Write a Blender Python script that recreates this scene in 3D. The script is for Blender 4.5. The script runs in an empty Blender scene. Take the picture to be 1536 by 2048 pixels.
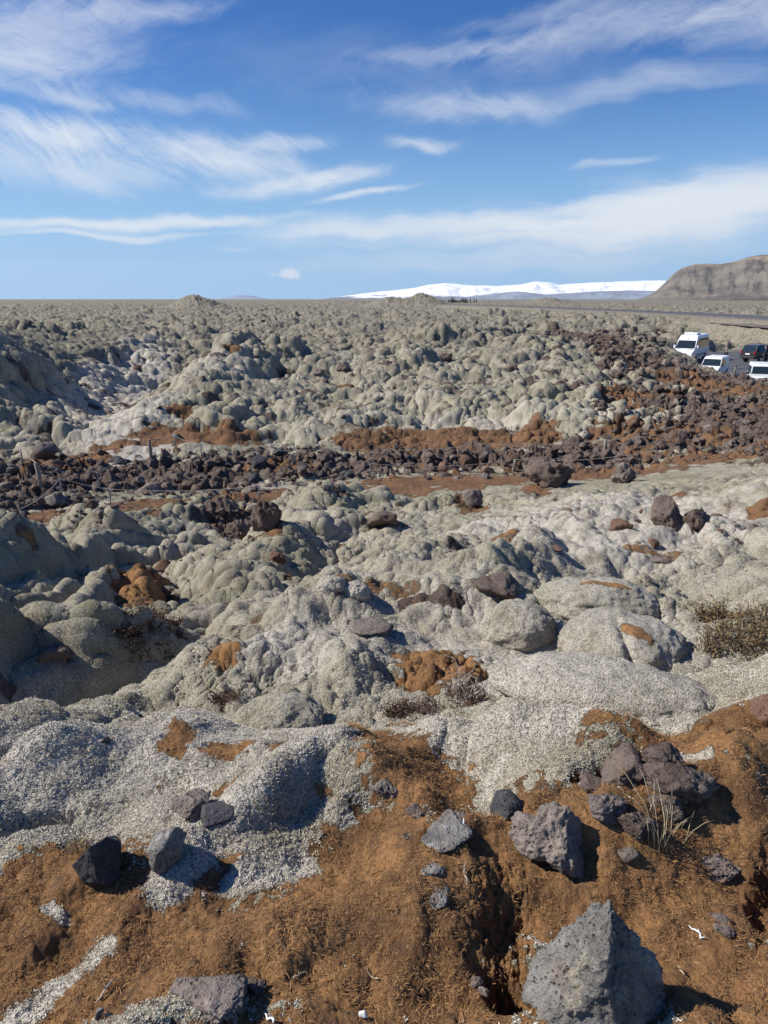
import bpy, bmesh, math, random
import numpy as np
from mathutils import Vector, Matrix
R = math.radians
S = bpy.context.scene
COL = S.collection
f32 = np.float32

# ------------------------------------------------------------------ camera
EYE = 5.0
PITCH = R(16.74)
FPX = 1420.0                       # focal length in photograph pixels (1536 x 2048)
cam = bpy.data.cameras.new('camera')
cam.sensor_fit = 'VERTICAL'
cam.angle = 2 * math.atan(1024 / FPX)
cam.clip_start = 0.05
cam.clip_end = 60000
camo = bpy.data.objects.new('camera', cam)
camo.location = (0, 0, EYE)
camo.rotation_euler = (math.pi / 2 - PITCH, 0, 0)
COL.objects.link(camo)
S.camera = camo

# ------------------------------------------------------------------ exposure
S.view_settings.view_transform = 'Standard'
S.view_settings.look = 'None'
S.view_settings.exposure = 0.40
S.view_settings.gamma = 1.0
S.cycles.max_bounces = 6
S.cycles.diffuse_bounces = 3
S.cycles.transparent_max_bounces = 8

# ------------------------------------------------------------------ sun
SUN_DIR = Vector((-1.0, 0.03, 0)).normalized()
SUN_EL = R(41)
to_sun = Vector((SUN_DIR.x * math.cos(SUN_EL), SUN_DIR.y * math.cos(SUN_EL), math.sin(SUN_EL)))
sl = bpy.data.lights.new('sun', 'SUN')
sl.energy = 5.0
sl.angle = R(0.53)
sl.color = (1.0, 0.945, 0.86)
so = bpy.data.objects.new('sun', sl)
so.rotation_euler = to_sun.to_track_quat('Z', 'Y').to_euler()
COL.objects.link(so)

# ------------------------------------------------------------------ node helpers
class NT:
    """small helper round a node tree"""
    def __init__(s, tree):
        s.t = tree; s.n = tree.nodes; s.l = tree.links
    def new(s, typ, **kw):
        nd = s.n.new(typ)
        for k, v in kw.items():
            setattr(nd, k, v)
        return nd
    def put(s, sock, v):
        if isinstance(v, bpy.types.NodeSocket):
            s.l.new(v, sock)
        elif v is not None:
            sock.default_value = v
    def math(s, op, a, b=None, c=None, clamp=False):
        nd = s.new('ShaderNodeMath', operation=op); nd.use_clamp = clamp
        s.put(nd.inputs[0], a)
        if b is not None: s.put(nd.inputs[1], b)
        if c is not None: s.put(nd.inputs[2], c)
        return nd.outputs[0]
    def vmath(s, op, a, b=None):
        nd = s.new('ShaderNodeVectorMath', operation=op)
        s.put(nd.inputs[0], a)
        if b is not None: s.put(nd.inputs[1], b)
        return nd.outputs[1] if op in ('LENGTH', 'DOT_PRODUCT', 'DISTANCE') else nd.outputs[0]
    def mapping(s, v, loc=(0, 0, 0), rot=(0, 0, 0), scale=(1, 1, 1), typ='POINT'):
        nd = s.new('ShaderNodeMapping', vector_type=typ)
        s.put(nd.inputs[0], v)
        nd.inputs['Location'].default_value = loc
        nd.inputs['Rotation'].default_value = rot
        nd.inputs['Scale'].default_value = scale
        return nd.outputs[0]
    def noise(s, v, scale, detail=4, rough=0.5, dist=0.0, lac=2.0, typ=None):
        nd = s.new('ShaderNodeTexNoise')
        if typ: nd.noise_type = typ
        s.put(nd.inputs['Vector'], v)
        nd.inputs['Scale'].default_value = scale
        nd.inputs['Detail'].default_value = detail
        nd.inputs['Roughness'].default_value = rough
        nd.inputs['Lacunarity'].default_value = lac
        nd.inputs['Distortion'].default_value = dist
        return nd.outputs['Fac']
    def voronoi(s, v, scale, feature='F1', rand=1.0):
        nd = s.new('ShaderNodeTexVoronoi', feature=feature)
        s.put(nd.inputs['Vector'], v)
        nd.inputs['Scale'].default_value = scale
        nd.inputs['Randomness'].default_value = rand
        return nd.outputs['Distance']
    def smooth(s, v, a, b, lo=0.0, hi=1.0):
        nd = s.new('ShaderNodeMapRange', interpolation_type='SMOOTHSTEP')
        s.put(nd.inputs['Value'], v)
        nd.inputs['From Min'].default_value = a; nd.inputs['From Max'].default_value = b
        nd.inputs['To Min'].default_value = lo; nd.inputs['To Max'].default_value = hi
        return nd.outputs[0]
    def lin(s, v, a, b, lo=0.0, hi=1.0):
        nd = s.new('ShaderNodeMapRange')
        s.put(nd.inputs['Value'], v)
        nd.inputs['From Min'].default_value = a; nd.inputs['From Max'].default_value = b
        nd.inputs['To Min'].default_value = lo; nd.inputs['To Max'].default_value = hi
        return nd.outputs[0]
    def mix(s, fac, a, b, blend='MIX'):
        nd = s.new('ShaderNodeMix', data_type='RGBA', blend_type=blend)
        s.put(nd.inputs[0], fac)
        s.put(nd.inputs[6], a if isinstance(a, bpy.types.NodeSocket) else (*a, 1.0) if len(a) == 3 else a)
        s.put(nd.inputs[7], b if isinstance(b, bpy.types.NodeSocket) else (*b, 1.0) if len(b) == 3 else b)
        return nd.outputs[2]
    def attr(s, name):
        nd = s.new('ShaderNodeAttribute'); nd.attribute_name = name
        return nd.outputs['Fac']
    def bump(s, h, strength, dist, normal=None):
        nd = s.new('ShaderNodeBump')
        nd.inputs['Strength'].default_value = strength
        nd.inputs['Distance'].default_value = dist
        s.put(nd.inputs['Height'], h)
        if normal is not None: s.put(nd.inputs['Normal'], normal)
        return nd.outputs[0]

def px_dir(px, py):
    dx = (px - 768) / FPX; dy = (1024 - py) / FPX
    return Vector((dx, math.cos(PITCH) + dy * math.sin(PITCH), -math.sin(PITCH) + dy * math.cos(PITCH)))

def azel(px, py):
    d = px_dir(px, py).normalized()
    return math.atan2(d.x, d.y), math.asin(d.z)

# ------------------------------------------------------------------ world: clear sky with cirrus
def build_world():
    w = bpy.data.worlds.new('World'); S.world = w; w.use_nodes = True
    t = NT(w.node_tree); t.n.clear()
    out = t.new('ShaderNodeOutputWorld')
    sky = t.new('ShaderNodeTexSky', sky_type='NISHITA')
    sky.sun_disc = False
    sky.sun_elevation = SUN_EL
    sky.sun_rotation = math.atan2(SUN_DIR.x, SUN_DIR.y)
    sky.altitude = 60; sky.air_density = 1.0; sky.dust_density = 0.2; sky.ozone_density = 1.6
    tc = t.new('ShaderNodeTexCoord')
    nrm = t.vmath('NORMALIZE', tc.outputs['Generated'])
    sep = t.new('ShaderNodeSeparateXYZ'); t.l.new(nrm, sep.inputs[0])
    az = t.math('ARCTAN2', sep.outputs[0], sep.outputs[1])
    el = t.math('ARCSINE', sep.outputs[2])
    cmb = t.new('ShaderNodeCombineXYZ'); t.l.new(az, cmb.inputs[0]); t.l.new(el, cmb.inputs[1])
    ae = cmb.outputs[0]
    # gentle warp shared by all clouds
    nw = t.new('ShaderNodeTexNoise'); t.l.new(ae, nw.inputs['Vector']); nw.inputs['Scale'].default_value = 9.0; nw.inputs['Detail'].default_value = 3
    wv = t.vmath('SUBTRACT', nw.outputs['Color'], (0.5, 0.5, 0.5))
    aw = t.vmath('ADD', ae, t.vmath('MULTIPLY', wv, (0.11, 0.045, 0)))
    nw2 = t.new('ShaderNodeTexNoise'); t.l.new(ae, nw2.inputs['Vector']); nw2.inputs['Scale'].default_value = 26.0; nw2.inputs['Detail'].default_value = 3
    wv2 = t.vmath('SUBTRACT', nw2.outputs['Color'], (0.5, 0.5, 0.5))
    aw2 = t.vmath('ADD', aw, t.vmath('MULTIPLY', wv2, (0.035, 0.02, 0)))
    # streak fields
    A = t.noise(t.mapping(aw, rot=(0, 0, R(-3)), scale=(3.0, 30.0, 1)), 1.0, 9, 0.66, 0.15)     # long level bands
    def fib(angle, sx, sy, dist=0.15):
        # MAPPING POINT scales first, then rotates: rotate first through a separate node
        r = t.mapping(aw, rot=(0, 0, angle))
        return t.noise(t.mapping(r, scale=(sx, sy, 1)), 1.0, 10, 0.70, dist)
    B = fib(R(38), 6.0, 60.0)                                   # fibres falling to the right
    B2 = fib(R(-22), 7.0, 46.0)                                 # fibres rising to the right
    Cn = t.noise(t.mapping(aw2, scale=(13, 24, 1)), 1.0, 10, 0.70, 0.25)
    fields = {'A': A, 'B': t.math('ADD', t.math('MULTIPLY', B, 0.6), t.math('MULTIPLY', Cn, 0.4)),
              'D': t.math('ADD', t.math('MULTIPLY', B2, 0.55), t.math('MULTIPLY', Cn, 0.45)),
              'C': Cn}
    K = 1 / FPX * 0.93
    # (px, py, half width, half height, tilt deg, amount, field)
    blobs = [
        (60, 60, 300, 110, 4, .52, 'D'), (-20, 120, 230, 60, 2, .42, 'D'), (300, 10, 240, 30, 8, .40, 'D'),
        (120, 190, 170, 24, -4, .50, 'B'), (320, 195, 260, 30, -4, .30, 'B'),
        (110, 262, 230, 52, -2, .85, 'B'), (120, 330, 330, 66, -4, .62, 'B'), (430, 322, 270, 66, -8, .78, 'B'), (560, 288, 150, 28, 4, .55, 'B'),
        (640, 362, 230, 30, 10, .80, 'D'), (520, 385, 180, 22, 3, .45, 'D'), (735, 390, 165, 13, 10, .80, 'D'),
        (842, 286, 85, 20, -3, .62, 'C'), (860, 215, 240, 40, -2, .42, 'D'), (1020, 205, 190, 36, -6, .40, 'B'),
        (1250, 50, 440, 62, 4, .36, 'D'), (950, 92, 330, 26, 6, .32, 'D'), (1480, 40, 240, 60, 4, .42, 'D'), (1100, 20, 300, 26, 4, .25, 'D'),
        (1330, 165, 420, 44, 3, .36, 'A'), (640, 110, 420, 80, 2, .09, 'D'), (900, 160, 500, 60, 2, .09, 'C'),
        (1360, 425, 460, 78, 4, 1.05, 'A'), (1080, 452, 440, 58, 3, .95, 'A'), (1500, 390, 240, 60, 4, .7, 'A'),
        (720, 462, 330, 36, 2, .78, 'A'), (230, 443, 420, 17, 2, .85, 'A'), (210, 466, 300, 9, 1, .7, 'A'), (480, 440, 200, 16, 2, .6, 'A'),
        (1200, 505, 520, 50, 2, .52, 'A'), (800, 520, 420, 34, 2, .20, 'A'), (1230, 328, 120, 12, 4, .34, 'D'), (480, 500, 70, 7, 0, .30, 'A'),
    ]
    fine = t.smooth(t.noise(t.mapping(t.mapping(aw, rot=(0, 0, R(9))), scale=(16, 90, 1)), 1.0, 9, .74, .0), .28, .68, .76, 1.10)
    dens = None
    for (bx, by, bw, bh, tilt, amt, fl) in blobs:
        a0, e0 = azel(bx, by)
        v = t.vmath('SUBTRACT', aw, (a0, e0, 0))
        v = t.mapping(v, rot=(0, 0, R(-tilt)))
        v = t.mapping(v, scale=(1 / (bw * K), 1 / (bh * K), 0))
        ln = t.vmath('LENGTH', v)
        g = t.smooth(ln, 0.0, 1.25, 1.0, 0.0)
        lo, hi = (0.33, 0.70) if fl != 'A' else (0.28, 0.66)
        # a denser core lets more of the fibre field through
        fval = t.smooth(t.math('ADD', fields[fl], t.math('MULTIPLY', t.math('SUBTRACT', g, 0.55), 0.34)), lo, hi)
        d = t.math('MULTIPLY', t.math('MULTIPLY', fval, g), amt)
        dens = d if dens is None else t.math('SUBTRACT', t.math('ADD', dens, d), t.math('MULTIPLY', dens, d))
    up_ = t.smooth(el, R(5), R(11))
    mf = t.math('ADD', t.math('MULTIPLY', fine, up_), t.math('SUBTRACT', 1.0, up_))
    dens = t.math('MULTIPLY', dens, mf)
    # one little cumulus puff low over the plain
    for (bx, by, bw, bh, amt) in ((580, 546, 24, 14, 1.0), (570, 550, 16, 9, .8), (548, 548, 9, 6, .5)):
        a0, e0 = azel(bx, by)
        v = t.vmath('SUBTRACT', t.vmath('ADD', ae, t.vmath('MULTIPLY', wv2, (0.012, 0.010, 0))), (a0, e0, 0))
        v = t.mapping(v, scale=(1 / (bw * K), 1 / (bh * K), 0))
        puff = t.noise(t.mapping(ae, scale=(150, 180, 1)), 1.0, 5, 0.6)
        g = t.smooth(t.math('ADD', t.vmath('LENGTH', v), t.math('MULTIPLY', t.math('SUBTRACT', puff, 0.5), 1.2)), 0.35, 1.1, amt * .8, 0.0)
        dens = t.math('MAXIMUM', dens, g)
    dens = t.math('MINIMUM', dens, 0.96)
    hs = t.new('ShaderNodeHueSaturation'); t.l.new(sky.outputs[0], hs.inputs['Color'])
    hs.inputs['Saturation'].default_value = 1.3
    tint = t.mix(1.0, hs.outputs[0], (0.52, 0.90, 1.38), 'MULTIPLY')
    # clear cold air: pale blue, not yellow, towards the horizon
    tint = t.mix(t.smooth(el, R(-1), R(17), .95, 0.0), tint, (4.3, 7.5, 11.2))
    b1 = t.new('ShaderNodeBackground'); t.l.new(tint, b1.inputs[0]); b1.inputs[1].default_value = 0.061
    b2 = t.new('ShaderNodeBackground'); b2.inputs[0].default_value = (0.86, 0.91, 0.97, 1); b2.inputs[1].default_value = 0.72
    ms = t.new('ShaderNodeMixShader')
    t.l.new(dens, ms.inputs[0]); t.l.new(b1.outputs[0], ms.inputs[1]); t.l.new(b2.outputs[0], ms.inputs[2])
    t.l.new(ms.outputs[0], out.inputs[0])
    w.cycles.sampling_method = 'MANUAL'; w.cycles.sample_map_resolution = 512
build_world()

# ------------------------------------------------------------------ numpy noise
def h2(ix, iy, seed):
    h = (ix.astype(np.uint32) * np.uint32(374761393) + iy.astype(np.uint32) * np.uint32(668265263) + np.uint32(seed * 362437 & 0xffffffff))
    h = (h ^ (h >> np.uint32(13))) * np.uint32(1274126177)
    h = h ^ (h >> np.uint32(16))
    h = h * np.uint32(2246822519)
    return h ^ (h >> np.uint32(15))

def u01(h):
    return (h & np.uint32(0xffffff)).astype(f32) / f32(16777216)

def perlin(x, y, seed=0):
    xi = np.floor(x); yi = np.floor(y)
    fx = (x - xi).astype(f32); fy = (y - yi).astype(f32)
    xi = xi.astype(np.int64); yi = yi.astype(np.int64)
    u = fx * fx * fx * (fx * (fx * 6 - 15) + 10); v = fy * fy * fy * (fy * (fy * 6 - 15) + 10)
    def g(ox, oy):
        a = u01(h2(xi + ox, yi + oy, seed)) * f32(2 * math.pi)
        return np.cos(a) * (fx - ox) + np.sin(a) * (fy - oy)
    n00, n10, n01, n11 = g(0, 0), g(1, 0), g(0, 1), g(1, 1)
    a = n00 + u * (n10 - n00); b = n01 + u * (n11 - n01)
    return (a + v * (b - a)) * f32(1.5)

def fbm(x, y, seed=0, octv=4, gain=0.5):
    s = 0; a = 1.0; t = 0
    for k in range(octv):
        s = s + a * perlin(x, y, seed + k * 17); t += a
        x = x * 2.03 + 3.1; y = y * 2.03 - 1.7; a *= gain
    return s / t

def cushions(x, y, seed, rmin=0.42, rmax=0.8, flat=1.0, soft=0.07):
    """union of rounded cushions: returns height in cell units and id of the winning one"""
    xi = np.floor(x); yi = np.floor(y)
    fx = (x - xi).astype(f32); fy = (y - yi).astype(f32)
    xi = xi.astype(np.int64); yi = yi.astype(np.int64)
    best = np.zeros_like(fx); bid = np.zeros_like(fx)
    for ox in (-1, 0, 1):
        for oy in (-1, 0, 1):
            h = h2(xi + ox, yi + oy, seed)
            jx = u01(h); jy = u01(h * np.uint32(1664525) + np.uint32(1013904223)); jr = u01(h * np.uint32(22695477) + np.uint32(12345))
            ja = u01(h * np.uint32(69069) + np.uint32(7)) * f32(math.pi)
            dx = ox + jx - fx; dy = oy + jy - fy
            c, s_ = np.cos(ja), np.sin(ja)
            du = (dx * c + dy * s_) ; dv = (-dx * s_ + dy * c) * f32(1.35)
            rr = rmin + (rmax - rmin) * jr
            q = 1 - (du * du + dv * dv) / (rr * rr)
            hh = np.sqrt(np.maximum(q, 0)) * rr * flat
            # polynomial smooth max
            d = np.maximum(soft - np.abs(hh - best), 0)
            nb = np.maximum(hh, best) + d * d / (4 * soft)
            bid = np.where(hh > best, jr, bid)
            best = nb
    return best, bid

def blocks(x, y, seed, tilt=.8):
    """broken slabs: every cell is a tilted plane at its own height"""
    xi = np.floor(x); yi = np.floor(y)
    fx = (x - xi).astype(f32); fy = (y - yi).astype(f32); xi = xi.astype(np.int64); yi = yi.astype(np.int64)
    bd = np.full(fx.shape, 9.0, dtype=f32); bh = np.zeros_like(fx)
    for ox in (-1, 0, 1):
        for oy in (-1, 0, 1):
            h = h2(xi + ox, yi + oy, seed)
            jx = u01(h); jy = u01(h * np.uint32(1664525) + np.uint32(1013904223)); jr = u01(h * np.uint32(22695477) + np.uint32(12345))
            ta = u01(h * np.uint32(69069) + np.uint32(7)) - f32(.5); tb = u01(h * np.uint32(134775813) + np.uint32(1)) - f32(.5)
            dx = fx - ox - jx; dy = fy - oy - jy; d = dx * dx + dy * dy - .25 * jr
            m = d < bd; bd = np.where(m, d, bd); bh = np.where(m, jr + tilt * (dx * ta + dy * tb) * 2 - .35 * (dx * dx + dy * dy), bh)
    return bh

def h3(ix, iy, iz, seed):
    return h2(ix + iz * 7919, iy + iz * 104729, seed)

def perlin3(p, seed=0):
    pi = np.floor(p); f = (p - pi); pi = pi.astype(np.int64)
    w = f * f * f * (f * (f * 6 - 15) + 10)
    res = 0
    for ox in (0, 1):
        for oy in (0, 1):
            for oz in (0, 1):
                h = h3(pi[:, 0] + ox, pi[:, 1] + oy, pi[:, 2] + oz, seed)
                th = u01(h) * 2 * math.pi; ph = u01(h * np.uint32(69069) + np.uint32(5)) * 2 - 1
                s = np.sqrt(1 - ph * ph)
                g = np.cos(th) * s * (f[:, 0] - ox) + np.sin(th) * s * (f[:, 1] - oy) + ph * (f[:, 2] - oz)
                wx = w[:, 0] if ox else 1 - w[:, 0]; wy = w[:, 1] if oy else 1 - w[:, 1]; wz = w[:, 2] if oz else 1 - w[:, 2]
                res = res + g * wx * wy * wz
    return res * 1.5

def fbm3(p, seed, octv=4, gain=0.5, ridge=False):
    s = 0; a = 1; t = 0
    for k in range(octv):
        n = perlin3(p, seed + 31 * k)
        if ridge: n = 1 - 2 * np.abs(n)
        s = s + a * n; t += a; p = p * 2.07 + 1.3; a *= gain
    return s / t

def sstep(v, a, b):
    t = np.clip((v - a) / (b - a), 0, 1)
    return t * t * (3 - 2 * t)

# ------------------------------------------------------------------ object helpers
def obj(name, me, mat=None, parent=None, loc=None):
    o = bpy.data.objects.new(name, me); COL.objects.link(o)
    if mat is not None and me is not None: me.materials.append(mat)
    if parent is not None: o.parent = parent
    if loc is not None: o.location = loc
    return o

def tag(o, label=None, cat=None, group=None, kind=None):
    if label: o['label'] = label
    if cat: o['category'] = cat
    if group: o['group'] = group
    if kind: o['kind'] = kind
    return o

def empty(name, loc=(0, 0, 0), rz=0.0):
    o = bpy.data.objects.new(name, None); COL.objects.link(o)
    o.location = loc; o.rotation_euler = (0, 0, rz); o.empty_display_size = 0.2
    return o

def mesh_np(name, co, faces, smooth=True):
    """co (N,3); faces (M,k) with equal k"""
    me = bpy.data.meshes.new(name)
    co = np.ascontiguousarray(co, dtype=f32); faces = np.ascontiguousarray(faces, dtype=np.int32)
    n, k = faces.shape
    me.vertices.add(len(co)); me.vertices.foreach_set('co', co.ravel())
    me.loops.add(n * k); me.loops.foreach_set('vertex_index', faces.ravel())
    me.polygons.add(n)
    me.polygons.foreach_set('loop_start', np.arange(0, n * k, k, dtype=np.int32))
    me.polygons.foreach_set('loop_total', np.full(n, k, dtype=np.int32))
    me.polygons.foreach_set('use_smooth', np.full(n, smooth, dtype=bool))
    me.update(calc_edges=True)
    return me

def add_attr(me, name, vals):
    a = me.attributes.new(name, 'FLOAT', 'POINT')
    a.data.foreach_set('value', np.ascontiguousarray(vals, dtype=f32).ravel())

# ------------------------------------------------------------------ macro relief of the lava field
def P(px, py, r):
    d = px_dir(px, py); hl = math.hypot(d.x, d.y)
    return math.atan2(d.x, d.y), math.log(r), EYE + d.z / hl * r

CTRL = [
    # knoll under the photographer
    (-300, 2048, 1.3), (200, 2048, 1.27), (768, 2048, 1.28), (1400, 2048, 1.28), (1850, 2048, 1.3),
    (200, 1900, 1.52), (768, 1800, 1.72), (1400, 1800, 1.74), (200, 1720, 1.92), (-300, 1720, 1.95), (1850, 1700, 2.0),
    (450, 1640, 2.1), (768, 1600, 2.26), (1200, 1640, 2.15), (1450, 1600, 2.3),
    (-250, 1530, 2.8), (100, 1515, 2.85), (450, 1495, 2.8), (768, 1482, 2.82), (1050, 1478, 2.85), (1400, 1450, 3.0), (1850, 1400, 3.2),
    # falls off behind the crest into the slope beyond
    (-250, 1490, 3.9), (100, 1488, 3.9), (450, 1462, 3.9), (768, 1445, 4.0), (1000, 1440, 3.9), (1250, 1430, 3.8), (1500, 1390, 3.9), (1850, 1330, 4.2),
    (-300, 1380, 5.2), (250, 1395, 4.9), (550, 1380, 4.7), (768, 1330, 5.0), (1050, 1320, 4.9), (1400, 1320, 5.0),
    (900, 1170, 7.2), (870, 1130, 8.1), (1150, 1180, 6.9), (1450, 1180, 6.9), (1850, 1150, 7.3),
    (1000, 1060, 10.8), (1300, 1060, 10.2), (1500, 1060, 10.2), (1850, 1040, 10.6),
    # hollow on the left
    (-300, 1260, 7.6), (60, 1290, 7.2), (250, 1340, 7.0), (330, 1290, 8.0), (450, 1235, 8.6), (180, 1200, 9.4), (330, 1180, 10.0), (500, 1150, 10.4), (640, 1130, 10.6), (730, 1110, 10.4),
    (360, 1370, 5.3), (450, 1325, 5.6), (560, 1262, 6.2), (680, 1205, 6.9), (780, 1155, 7.7), (-300, 1120, 11.5), (60, 1120, 11.5),
    (240, 1065, 13.0), (430, 1060, 13.4), (600, 1050, 12.8), (760, 1020, 13.6), (1000, 1000, 14.6), (1300, 975, 15.6), (1500, 965, 15.2), (1850, 950, 15.5),
    # trail with rubble
    (-300, 1030, 16.0), (60, 1025, 16.0), (330, 1010, 16.2), (600, 985, 17.2), (900, 965, 18.0), (1200, 955, 18.4), (1480, 925, 19.0), (1850, 910, 20),
    (-300, 950, 21.0), (60, 945, 21.0), (330, 940, 20.8), (600, 925, 21.6), (900, 905, 22.6), (1200, 895, 23.0), (1480, 880, 23.4), (1850, 860, 24.0),
    (60, 895, 26.0), (200, 905, 24.6), (400, 888, 24.4), (650, 880, 25.2), (900, 868, 26.0), (1200, 865, 26.0),
    # moss mound beyond the trail
    (215, 862, 26.0), (300, 803, 29.0), (380, 755, 32.5), (465, 722, 36.5), (580, 706, 40.0), (768, 702, 43.0), (1000, 696, 46.0), (1200, 694, 47.0),
    (400, 850, 26.3), (600, 820, 28.2), (800, 810, 28.8), (1000, 800, 29.8), (1200, 790, 30.6), (550, 755, 34.0), (800, 750, 35.0), (1100, 740, 36.0), (1250, 722, 41.0),
    # its far side
    (600, 686, 62.0), (800, 676, 72.0), (1000, 670, 80.0), (1200, 668, 80.0), (1290, 688, 60.0),
    # hollow and ridge on the far left; unseen crest raised to cast shade
    (150, 882, 29.5), (190, 850, 35.0), (220, 815, 40.0), (270, 772, 50.0), (350, 722, 64.0), (450, 695, 82.0), (-50, 870, 27.0), (-50, 780, 30.0), (-50, 700, 36.0), (20, 690, 41.0), (90, 740, 38.0), (100, 700, 50.0), (220, 690, 66.0), (-350, 600, 40.0), (-350, 760, 30.0), (-180, 636, 37.0), (-180, 720, 31.0), (-150, 860, 26.5), (170, 790, 44.0), (240, 742, 58.0),
    (-50, 672, 62.0), (100, 668, 85.0), (350, 664, 100.0),
    # rubble bank in front of the car park, and the car park
    (1300, 830, 29.0), (1450, 830, 27.0), (1300, 770, 37.0), (1375, 735, 47.0), (1325, 725, 50.0), (1440, 764, 43.0), (1480, 782, 40.0), (1560, 790, 38.0), (1850, 790, 37.0), (1400, 800, 33.0),
    (1560, 700, 114.0), (1440, 690, 110.0), (1850, 700, 112), (1340, 686, 100.0),
]
for px in (-350, 0, 350, 700, 1050, 1400, 1850):
    for r, z in ((130, 0.6), (260, 0.55), (600, 0.5), (1500, 0.4), (4000, 0.0), (14000, -8.0)):
        d = px_dir(px, 620); CTRL.append((math.atan2(d.x, d.y), math.log(r), z, 0))
for a in (-1.25, -0.9, 0.9, 1.25):
    for r, z in ((0.6, 3.32), (1.3, 3.30), (2.0, 3.2), (3.0, 2.95), (5.0, 2.1), (9, 1.4), (16, 0.8), (25, 0.4), (60, 0.5), (200, .5), (1500, .4), (14000, -8.0)):
        CTRL.append((a, math.log(r), z, 0))
for a in (-0.6, -0.2, 0.2, 0.6):
    CTRL.append((a, math.log(0.6), 3.34, 0))
cu = []
for c in CTRL:
    if len(c) == 3 and c[1] >= 1380:              # near rows: keep the depth of the middle column, not its distance
        dc = px_dir(768, c[1]); dd = px_dir(c[0], c[1])
        c = (c[0], c[1], c[2] * (dc.z / math.hypot(dc.x, dc.y)) / (dd.z / math.hypot(dd.x, dd.y)))
    cu.append(c[:3] if len(c) == 4 else P(*c))
cu = np.array(cu)

def tps_fit(pts, vals, lam):
    n = len(pts)
    d2 = ((pts[:, None, :] - pts[None, :, :]) ** 2).sum(-1)
    Kx = 0.5 * d2 * np.log(d2 + 1e-9) + np.eye(n) * lam
    Pm = np.c_[np.ones(n), pts]
    A = np.zeros((n + 3, n + 3)); A[:n, :n] = Kx; A[:n, n:] = Pm; A[n:, :n] = Pm.T
    return np.linalg.solve(A, np.r_[vals, 0, 0, 0])
TC = tps_fit(cu[:, :2], cu[:, 2], 0.0006)

def macro(az, lr):
    az = np.asarray(az, dtype=np.float64); lr = np.asarray(lr, dtype=np.float64)
    s = TC[-3] + TC[-2] * az + TC[-1] * lr
    for k in range(len(cu)):
        d2 = (az - cu[k, 0]) ** 2 + (lr - cu[k, 1]) ** 2
        s = s + TC[k] * 0.5 * d2 * np.log(d2 + 1e-9)
    return s

# polar sheet: fine where the eye is close, coarse far out and off to the sides
def ladder(segs):
    out = [segs[0][0]]
    for a, b, st in segs:
        n = max(1, int(round((b - a) / st)))
        out += list(np.linspace(a, b, n + 1)[1:])
    return np.array(out)
QUAL = 1.0
AZ = ladder([(-1.3, -0.62, .012), (-0.62, 0.62, .00125 / QUAL), (0.62, 1.3, .012)])
LR = ladder([(math.log(.5), math.log(1.15), .01), (math.log(1.15), math.log(4.5), .0020 / QUAL), (math.log(4.5), math.log(70), .0034 / QUAL), (math.log(70), math.log(500), .006 / QUAL), (math.log(500), math.log(1500), .012), (math.log(1500), math.log(14500), .07)])
NA, NR = len(AZ), len(LR)
# the smooth relief is evaluated on a coarser sheet and interpolated
def coarse_macro():
    ca = np.linspace(-1.3, 1.3, 320); cl = np.linspace(LR[0], LR[-1], 620)
    g = macro(*np.meshgrid(ca, cl, indexing='xy'))
    return ca, cl, g
CA, CL, CG = coarse_macro()
def macro_fast(az, lr):
    u = np.clip((az - CA[0]) / (CA[1] - CA[0]), 0, len(CA) - 1.001); v = np.clip((lr - CL[0]) / (CL[1] - CL[0]), 0, len(CL) - 1.001)
    i = u.astype(int); j = v.astype(int); fu = u - i; fv = v - j
    fu = fu * fu * (3 - 2 * fu) * 0 + fu
    return (CG[j, i] * (1 - fu) + CG[j, i + 1] * fu) * (1 - fv) + (CG[j + 1, i] * (1 - fu) + CG[j + 1, i + 1] * fu) * fv

def mhit(px, py, rmin=1.0):
    """where the line of sight of a photograph pixel meets the smooth relief: (az, ln r)"""
    d = px_dir(px, py); a = math.atan2(d.x, d.y); sl_ = d.z / math.hypot(d.x, d.y)
    lr = np.linspace(math.log(rmin), math.log(4000), 6000)
    h = macro_fast(np.full_like(lr, a), lr)
    below = np.nonzero(h > EYE + sl_ * np.exp(lr))[0]
    return a, (lr[below[0]] if len(below) else lr[-1])

# regions as ellipses on the ground, given by where they appear in the photograph
def region(az, lr, items, warp=None):
    m = np.zeros_like(az, dtype=f32)
    for it in items:
        px, py, hw, hh = it[:4]; tilt = it[4] if len(it) > 4 else 0; amt = it[5] if len(it) > 5 else 1.0
        a0, l0 = mhit(px, py)
        a1, _ = mhit(px + hw, py)
        lu = mhit(px, py - hh)[1]; ld = mhit(px, py + hh)[1]
        da = abs(a1 - a0); dl = max(1e-3, min((lu - ld) / 2, 0.45))
        sh = math.tan(R(tilt)) * dl / max(1e-4, hh) * hw / da if tilt else 0      # tilt in the picture becomes a shear of ln r over azimuth
        sel = (np.abs(az - a0) < da * 1.8)
        x = (az - a0) / da; y = (lr - l0 - sh * (az - a0)) / dl
        q = np.sqrt(x * x + y * y)
        if warp is not None: q = q + warp
        m = np.maximum(m, np.where(sel, (1 - sstep(q, 0.62, 1.12)) * amt, 0).astype(f32))
    return m

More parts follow.
